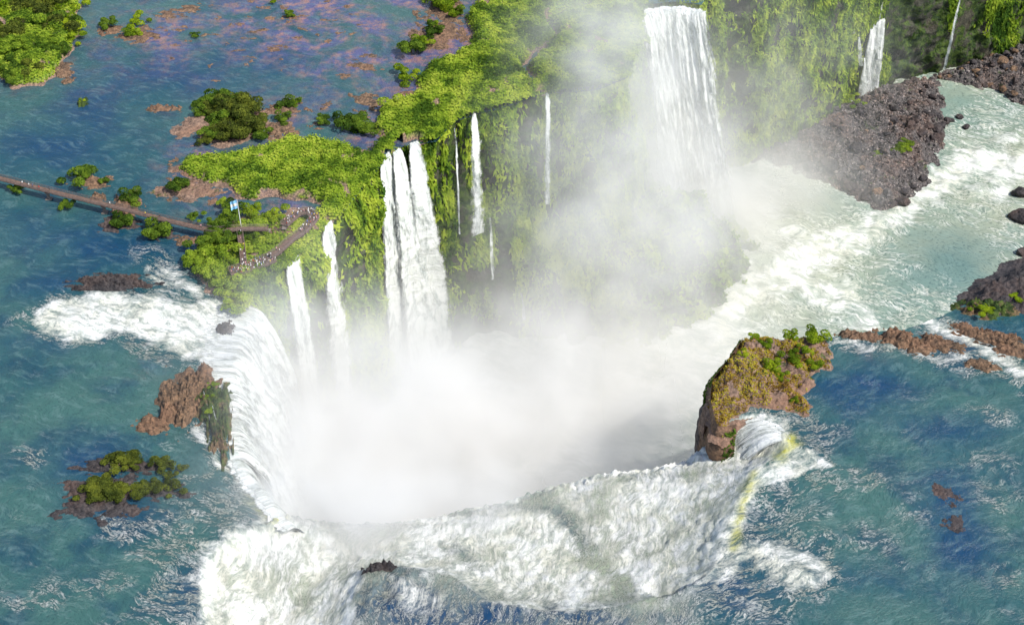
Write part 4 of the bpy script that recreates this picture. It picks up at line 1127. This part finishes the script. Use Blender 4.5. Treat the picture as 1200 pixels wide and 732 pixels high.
# ------------------------------------------------------------------ walkway, platforms, flag
def strip(V, F, path, w, z0, z1):
    """a band of width w along the path as a closed box section"""
    path = np.asarray(path, float)
    d = np.gradient(path, axis=0); d /= np.linalg.norm(d, axis=1)[:, None]; nn = np.stack([-d[:, 1], d[:, 0]], 1)
    b = len(V)
    for p, q in zip(path, nn):
        l, r = p + q * w / 2, p - q * w / 2
        V += [(l[0], l[1], z0), (r[0], r[1], z0), (r[0], r[1], z1), (l[0], l[1], z1)]
    for i in range(len(path) - 1):
        a = b + 4 * i
        for k in range(4): F.append((a + k, a + (k + 1) % 4, a + 4 + (k + 1) % 4, a + 4 + k))
    e = b + 4 * (len(path) - 1)
    F.append((b + 3, b + 2, b + 1, b)); F.append((e, e + 1, e + 2, e + 3))
def boxm(V, F, c, s):
    b = len(V); x_, y_, z_ = c; a, d, h_ = s[0] / 2, s[1] / 2, s[2] / 2
    V += [(x_ - a, y_ - d, z_ - h_), (x_ + a, y_ - d, z_ - h_), (x_ + a, y_ + d, z_ - h_), (x_ - a, y_ + d, z_ - h_), (x_ - a, y_ - d, z_ + h_), (x_ + a, y_ - d, z_ + h_), (x_ + a, y_ + d, z_ + h_), (x_ - a, y_ + d, z_ + h_)]
    F += [tuple(b + i for i in f) for f in ((3, 2, 1, 0), (4, 5, 6, 7), (0, 1, 5, 4), (1, 2, 6, 5), (2, 3, 7, 6), (3, 0, 4, 7))]
DZ = 4.0
def walkway(name, pts, w, label, cat, piers=True, planks=True, pier_every=24.0, foot=-3.0):
    P_ = poly_at(pts, DZ)
    xy, _, s = resample(P_, np.zeros(len(P_)), 1.5)
    root = empty(name, (xy[0, 0], xy[0, 1], DZ)); tag(root, label, cat)
    o3 = np.array([xy[0, 0], xy[0, 1], DZ])
    def mk(nm, V, F, m):
        V = np.array(V) - o3
        return link(nm, raw_mesh(nm, V, np.array(F), False), M[m], root)
    V, F = [], []; strip(V, F, xy, w, DZ - .12, DZ); mk('deck', V, F, 'deck')
    V, F = [], []; strip(V, F, xy, w * .5, DZ - .6, DZ - .13); mk('girder', V, F, 'concrete')
    d = np.gradient(xy, axis=0); d /= np.linalg.norm(d, axis=1)[:, None]; nn = np.stack([-d[:, 1], d[:, 0]], 1)
    for sd in (1, -1):
        V, F = [], []
        e = xy + nn * sd * (w / 2 - .08)
        for hz in (1.1, .75, .4): strip(V, F, e, .07, DZ + hz - .04, DZ + hz + .04)
        for p in e: boxm(V, F, (p[0], p[1], DZ + .55), (.08, .08, 1.1))
        mk('railing', V, F, 'rail')
    if piers:
        k = int(s[-1] / pier_every)
        for i in range(k + 1):
            j = int(np.clip((i + .5) * pier_every / 1.5, 0, len(xy) - 1))
            V, F = [], []; p = xy[j]
            boxm(V, F, (p[0], p[1], (DZ - .6 + foot) / 2), (1.0, .8, DZ - .6 - foot)); boxm(V, F, (p[0], p[1], DZ - .78), (1.6, w * .8, .3)); boxm(V, F, (p[0], p[1], -.1), (2.2, 2.0, 1.0))
            mk('pier', V, F, 'concrete')
    return xy
w1 = walkway('footbridge', [(-40, 199), (0, 209), (75, 228), (150, 246), (200, 259), (252, 271), (279, 268), (314, 268)], 2.6, 'long brown footbridge on piers crossing the left river to the island', 'footbridge')
w2 = walkway('walkway', [(281, 271), (284, 292), (286, 310)], 2.2, 'short straight walkway arm with people down to the lower platform', 'walkway', pier_every=9, foot=0)
w3 = walkway('viewing_platform', [(270, 320), (295, 313), (320, 302)], 5.4, 'crowded lower viewing platform above the left curtain fall', 'viewing platform', pier_every=6, foot=-.5)
w4 = walkway('walkway', [(316, 302), (330, 291), (342, 280), (354, 272)], 3.0, 'bare brown slanting walkway between the two viewing platforms', 'walkway', pier_every=10, foot=0)
w5 = walkway('viewing_platform', [(354, 272), (364, 262), (370, 254), (362, 248), (350, 249), (342, 256), (333, 264)], 3.4, 'crowded upper viewing loop at the cliff edge below the green plateau', 'viewing platform', pier_every=8, foot=0)
# orange clearing beside the walkway
cl = poly_at([(315, 272), (322, 266), (336, 264), (346, 268), (340, 278), (326, 280)])
islet(331, 271, 6.5, 4.5, 1.2, 'redrock', 'orange bare earth clearing beside the upper viewing loop', name='earth_clearing', cat='clearing', z=1.2)
# flag
fp = at(283, 268, 1.0)
fl = empty('flagpole', fp); tag(fl, 'white flagpole with a light blue and white flag on the walkway island', 'flagpole')
import bmesh
bm = bmesh.new(); bmesh.ops.create_cone(bm, cap_ends=True, segments=10, radius1=.16, radius2=.09, depth=13.0)
bmesh.ops.translate(bm, verts=bm.verts, vec=(0, 0, 6.5)); me = bpy.data.meshes.new('pole'); bm.to_mesh(me); bm.free(); link('pole', me, M['pole'], fl)
nu_, nv_ = 22, 16
uu, vv = np.meshgrid(np.linspace(0, 1, nu_), np.linspace(0, 1, nv_), indexing='ij')
fx = -.1 - uu * 2.6 * .95; fy = np.sin(uu * 9 + vv * 1.5) * .28 * uu; fz = 12.7 - vv * 3.6 - uu ** 1.4 * 1.0
fm = raw_mesh('flag', np.stack([fx, fy, fz], -1).reshape(-1, 3), grid_faces(nu_, nv_))
fo = link('flag', fm, [M['flagblue'], M['flagwhite'], M['flaggold']], fl)
for p in fm.polygons:
    c = p.center; j = int(((p.index % (nv_ - 1)) + .5) / (nv_ - 1) * 3); p.material_index = [0, 1, 0][j]
    i_ = p.index // (nv_ - 1); jj = p.index % (nv_ - 1)
    if abs(i_ - 10) <= 1 and abs(jj - 7) <= 1: p.material_index = 2

# ------------------------------------------------------------------ people
def person_mesh(pose):
    vs = [(0, 0, .95), (0, 0, 1.15), (0, 0, 1.42), (0, .0, 1.53), (0, -.01, 1.62), (0, -.01, 1.72)]
    rr = [.15, .14, .16, .06, .095, .085]
    ed = [(0, 1), (1, 2), (2, 3), (3, 4), (4, 5)]
    for s_ in (-1, 1):
        b = len(vs); st = .12 * s_ * pose[0]
        vs += [(.09 * s_, 0, .88), (.10 * s_, -st, .48), (.10 * s_, -st * 2 + .03, .08), (.10 * s_, -st * 2 - .12, .04)]; rr += [.09, .06, .045, .04]
        ed += [(0, b), (b, b + 1), (b + 1, b + 2), (b + 2, b + 3)]
        b = len(vs); ar = pose[1] if s_ > 0 else pose[2]
        vs += [(.20 * s_, 0, 1.42), (.24 * s_, -.05 * ar, 1.14), (.22 * s_ * (1 - .4 * ar), -.30 * ar, .90 + .38 * ar), (.21 * s_ * (1 - .5 * ar), -.36 * ar, .82 + .46 * ar)]; rr += [.06, .045, .035, .035]
        ed += [(2, b), (b, b + 1), (b + 1, b + 2), (b + 2, b + 3)]
    me = bpy.data.meshes.new('tmp'); me.from_pydata(vs, ed, [])
    o = bpy.data.objects.new('tmp', me); col.objects.link(o)
    md = o.modifiers.new('s', 'SKIN'); o.modifiers.new('u', 'SUBSURF').levels = 1
    for k, v in enumerate(me.skin_vertices[0].data): v.radius = (rr[k], rr[k] * .8); v.use_root = (k == 0)
    dg = bpy.context.evaluated_depsgraph_get()
    m2 = bpy.data.meshes.new_from_object(o.evaluated_get(dg)); m2.name = 'person'
    bpy.data.objects.remove(o)
    m2.materials.clear()
    for q in ('skin', 'shirt_white', 'trousers'): m2.materials.append(M[q])
    for p in m2.polygons:
        c = p.center
        if c.z > 1.50 or (c.z < 1.15 and abs(c.x) > .19) or c.y < -.2: k = 0
        elif c.z < .93: k = 2
        else: k = 1
        p.material_index = k; p.use_smooth = True
    return m2
def hair_mesh():
    bm = bmesh.new(); bmesh.ops.create_icosphere(bm, subdivisions=2, radius=.115)
    for v in list(bm.verts):
        if v.co.y < -.03 and v.co.z < .03: v.co *= .78
        if v.co.z < -.05: v.co.z = -.05
    bmesh.ops.translate(bm, verts=bm.verts, vec=(0, .015, 1.70)); me = bpy.data.meshes.new('hair'); bm.to_mesh(me); bm.free(); me.materials.append(M['hair']); return me
HAIR = hair_mesh()
#DBG
BODY = [person_mesh(p) for p in ((0, 0, 0), (1, .2, .3), (0, 1, .9), (.5, 1, 0))]
PM = {}
for c_ in ('white', 'red', 'blue', 'black', 'yellow', 'pink', 'grey'):
    for t_ in ('trousers', 'khaki'):
        PM[c_, t_] = []
        for b in BODY:
            m2 = b.copy(); idx_ = [p.material_index for p in b.polygons]; m2.materials.clear()
            for q in ('skin', 'shirt_' + c_, t_): m2.materials.append(M[q])
            m2.polygons.foreach_set('material_index', idx_)
            PM[c_, t_].append(m2)
def person(p, rz, c_, where, grp):
    t_ = rnd.choice(['trousers', 'khaki'])
    o = bpy.data.objects.new('person', PM[c_, t_][rnd.randrange(4)]); col.objects.link(o)
    o.location = (float(p[0]), float(p[1]), DZ + .005); o.rotation_euler = (0, 0, rz); s_ = rnd.uniform(.93, 1.06); o.scale = (s_, s_, s_)
    tn = 'dark blue' if t_ == 'trousers' else 'khaki'
    tag(o, 'person in %s shirt and %s trousers %s' % (c_, tn, where.replace('near the left end', 'near its left end')), 'person', 'people in %s shirts and %s trousers %s' % (c_, tn, grp))
    h = bpy.data.objects.new('hair', HAIR); col.objects.link(h); h.parent = o
def crowd(path, w, n, where, grp):
    pts = []
    d = np.gradient(path, axis=0); d /= np.linalg.norm(d, axis=1)[:, None]
    tries = 0
    while len(pts) < n and tries < 4000:
        tries += 1
        i = rnd.uniform(0, len(path) - 1.01); a = int(i); q = path[a] + (path[a + 1] - path[a]) * (i - a)
        nn_ = np.array([-d[a][1], d[a][0]]); q = q + nn_ * rnd.uniform(-.5, .5) * (w - .9)
        if all(np.hypot(*(q - r_)) > .55 for r_ in pts): pts.append(q)
    for q in pts: person(q, rnd.uniform(0, 6.28), rnd.choice(['white', 'white', 'white', 'red', 'blue', 'black', 'yellow', 'pink', 'grey', 'grey']), where, grp)
crowd(w3, 5.4, 62, 'in the lower platform crowd', 'on the lower platform')
crowd(w5, 3.4, 56, 'in the upper loop crowd', 'on the upper loop')
crowd(w4[:5], 3.0, 3, 'on the slanting walkway', 'on the slanting walkway')
crowd(w2, 2.2, 7, 'on the short straight walkway arm', 'on the short arm')
for (a_, c_, lb) in [(26, 'white', 'near the left end'), (33, 'white', 'second from the left'), (37, 'blue', 'third from the left'), (47, 'red', 'a quarter along'), (128, 'white', 'at the middle'), (170, 'yellow', 'right of the middle'), (188, 'black', 'near the right end'), (235, 'pink', 'at the right end'), (60, 'black', 'left of the pier shrub')]:
    pa = np.array([proj(q[0], q[1], DZ)[0] for q in w1]); i = int(np.argmin(abs(pa - a_)))
    person(w1[i] + [0, rnd.uniform(-.5, .5)], rnd.uniform(0, 6), c_, 'on the footbridge ' + lb, 'on the footbridge')

# ------------------------------------------------------------------ spray and mist
MD = .55
def mist(name, lo, hi, blobs, scale, res, noise_amt=1.0, floor_layer=None):
    me = bpy.data.meshes.new(name)
    V, F = [], []; boxm(V, F, [(a + b) / 2 for a, b in zip(lo, hi)], [b - a for a, b in zip(lo, hi)])
    me.from_pydata(V, [], F)
    o = link(name, me)
    ng = bpy.data.node_groups.new(name, 'GeometryNodeTree')
    ng.interface.new_socket('Geometry', in_out='INPUT', socket_type='NodeSocketGeometry')
    ng.interface.new_socket('Geometry', in_out='OUTPUT', socket_type='NodeSocketGeometry')
    g = N(ng)
    gi = g.node('NodeGroupInput'); go = g.node('NodeGroupOutput')
    vc = g.node('GeometryNodeVolumeCube')
    vc.inputs['Min'].default_value = lo; vc.inputs['Max'].default_value = hi
    for k, r_ in zip('XYZ', res): vc.inputs['Resolution ' + k].default_value = r_
    P_ = g.node('GeometryNodeInputPosition').outputs[0]
    tot = 0.0
    blobs = [(c_, r_, a_ * MD) for c_, r_, a_ in blobs]
    nz = g.noise(P_, 1 / scale, 5, .6, .4)
    wv = g.n.new('ShaderNodeTexNoise'); g.put(wv.inputs['Vector'], P_); wv.inputs['Scale'].default_value = .7 / scale; wv.inputs['Detail'].default_value = 3
    warp = g.vm('MULTIPLY', g.vm('SUBTRACT', wv.outputs['Color'], (.5, .5, .5)), (scale * 1.1,) * 3)
    Pw = g.vm('ADD', P_, warp)
    for (c, r_, a) in blobs:
        v = g.vm('DIVIDE', g.vm('SUBTRACT', Pw, tuple(float(q) for q in c)), tuple(float(q) for q in r_))
        d2 = g.vm('DOT_PRODUCT', v, v)
        e = g.math('MULTIPLY', g.math('EXPONENT', g.math('MULTIPLY', d2, -1.0)), a)
        tot = g.math('ADD', tot, e)
    if floor_layer:
        zt, fall, a, x0, x1, y1 = floor_layer
        s3 = g.node('ShaderNodeSeparateXYZ', {0: Pw}).outputs
        e = g.math('EXPONENT', g.math('MULTIPLY', g.math('MAXIMUM', g.math('SUBTRACT', s3[2], zt), 0.0), -1.0 / fall))
        gx_ = g.ramp(s3[0], x1, x0); gy_ = g.ramp(s3[1], y1, y1 - 70)
        tot = g.math('ADD', tot, g.math('MULTIPLY', g.math('MULTIPLY', e, a), g.math('MULTIPLY', gx_, gy_)))
    m_ = g.ramp(nz, .38, .64, 1 - noise_amt, 1 + noise_amt * .6)
    den = g.math('MAXIMUM', g.math('SUBTRACT', g.math('MULTIPLY', tot, m_), .0006), 0.0)
    # fade at the box faces
    g.put(vc.inputs['Density'], den)
    sm = g.node('GeometryNodeSetMaterial'); g.l.new(vc.outputs[0], sm.inputs['Geometry'])
    m, n, out = mat(name)
    pv = n.node('ShaderNodeVolumePrincipled', {'Color': rgb(1.0, .992, .975), 'Density': 1.0, 'Anisotropy': 0.0})
    n.l.new(pv.outputs[0], out.inputs['Volume'])
    sm.inputs['Material'].default_value = m
    me.materials.append(m)
    g.l.new(sm.outputs[0], go.inputs[0])
    md = o.modifiers.new('mist', 'NODES'); md.node_group = ng
    return tag(o, kind='stuff')

def bl(px_, py_, z_, rx, ry, rz, a): return (at(px_, py_, z_), (rx, ry, rz), a)
blobs = [bl(420, 570, -60, 52, 32, 46, .085), bl(560, 530, -70, 62, 34, 38, .07), bl(690, 500, -80, 40, 30, 26, .028), bl(360, 520, -55, 26, 30, 52, .05), bl(470, 600, -30, 60, 12, 14, .05),
         bl(500, 450, -90, 60, 30, 24, .035), bl(380, 440, -70, 24, 26, 36, .02), bl(340, 650, -22, 22, 14, 14, .03), bl(620, 440, -95, 70, 30, 14, .02),
         bl(800, 235, -90, 34, 22, 36, .05), bl(735, 210, -40, 22, 26, 60, .022), bl(715, 60, 6, 26, 30, 26, .020), bl(705, 20, 14, 24, 40, 22, .016), bl(860, 250, -98, 44, 22, 12, .022),
         bl(735, 320, -45, 44, 36, 70, .036), bl(690, 400, -60, 40, 30, 50, .014), bl(700, 180, -30, 34, 30, 55, .022), bl(900, 110, -40, 55, 30, 60, .014), bl(800, 300, -90, 50, 40, 24, .012), bl(780, 510, -80, 30, 30, 30, .018), bl(370, 622, -4, 20, 9, 9, .05), bl(410, 606, -8, 34, 15, 16, .075), bl(500, 590, -12, 30, 12, 13, .05), bl(590, 570, -14, 28, 10, 10, .03), bl(345, 600, -8, 18, 18, 16, .06), bl(330, 520, -30, 12, 24, 40, .03), bl(850, 235, -95, 46, 30, 26, .05), bl(760, 250, -70, 34, 26, 46, .03), bl(340, 560, -30, 14, 22, 40, .04), bl(660, 90, 0, 30, 24, 26, .008), bl(820, 440, -96, 44, 34, 14, .022)]
mist('mist', (-112, 222, -108), (190, 640, 60), blobs, 26, (120, 160, 66), .75, (-96, 14, .008, 40, 190, 640))

# ------------------------------------------------------------------ light, sky, camera
SUN_EL, SUN_AZ = 52.0, 120.0      # azimuth clockwise from +Y (away from the camera): from the right and a little behind
w = bpy.data.worlds.new('World'); sc.world = w; w.use_nodes = True
nt = w.node_tree; nt.nodes.clear()
sky = nt.nodes.new('ShaderNodeTexSky'); sky.sky_type = 'NISHITA'; sky.sun_disc = False
sky.sun_elevation = R(SUN_EL); sky.sun_rotation = R(SUN_AZ); sky.air_density = 1.0; sky.dust_density = 1.5
bg = nt.nodes.new('ShaderNodeBackground'); bg.inputs['Strength'].default_value = .15
wo = nt.nodes.new('ShaderNodeOutputWorld'); nt.links.new(sky.outputs[0], bg.inputs[0]); nt.links.new(bg.outputs[0], wo.inputs['Surface'])
sd = bpy.data.lights.new('sun', 'SUN'); sd.energy = 4.2; sd.angle = R(.5); sd.color = (1.0, .95, .87)
so = bpy.data.objects.new('sun', sd); col.objects.link(so)
to = Vector((math.sin(R(SUN_AZ)) * math.cos(R(SUN_EL)), math.cos(R(SUN_AZ)) * math.cos(R(SUN_EL)), math.sin(R(SUN_EL))))
so.rotation_euler = to.to_track_quat('Z', 'Y').to_euler()

cd = bpy.data.cameras.new('camera'); cam = bpy.data.objects.new('camera', cd); col.objects.link(cam)
cd.sensor_fit = 'HORIZONTAL'; cd.sensor_width = 36; cd.lens = 36 * FPX / 1200
cd.clip_start = 1; cd.clip_end = 30000
cam.location = (0, 0, HC); cam.rotation_euler = (R(90) - PITCH, 0, 0)
sc.camera = cam
sc.view_settings.view_transform = 'Standard'; sc.view_settings.look = 'None'; sc.view_settings.exposure = 0.35; sc.view_settings.gamma = 1
sc.view_settings.use_curve_mapping = False
cy = sc.cycles
cy.use_denoising = True; cy.max_bounces = 8; cy.diffuse_bounces = 3; cy.glossy_bounces = 2; cy.transmission_bounces = 2; cy.transparent_max_bounces = 10; cy.volume_bounces = 6
cy.volume_step_rate = 2.0; cy.volume_max_steps = 128
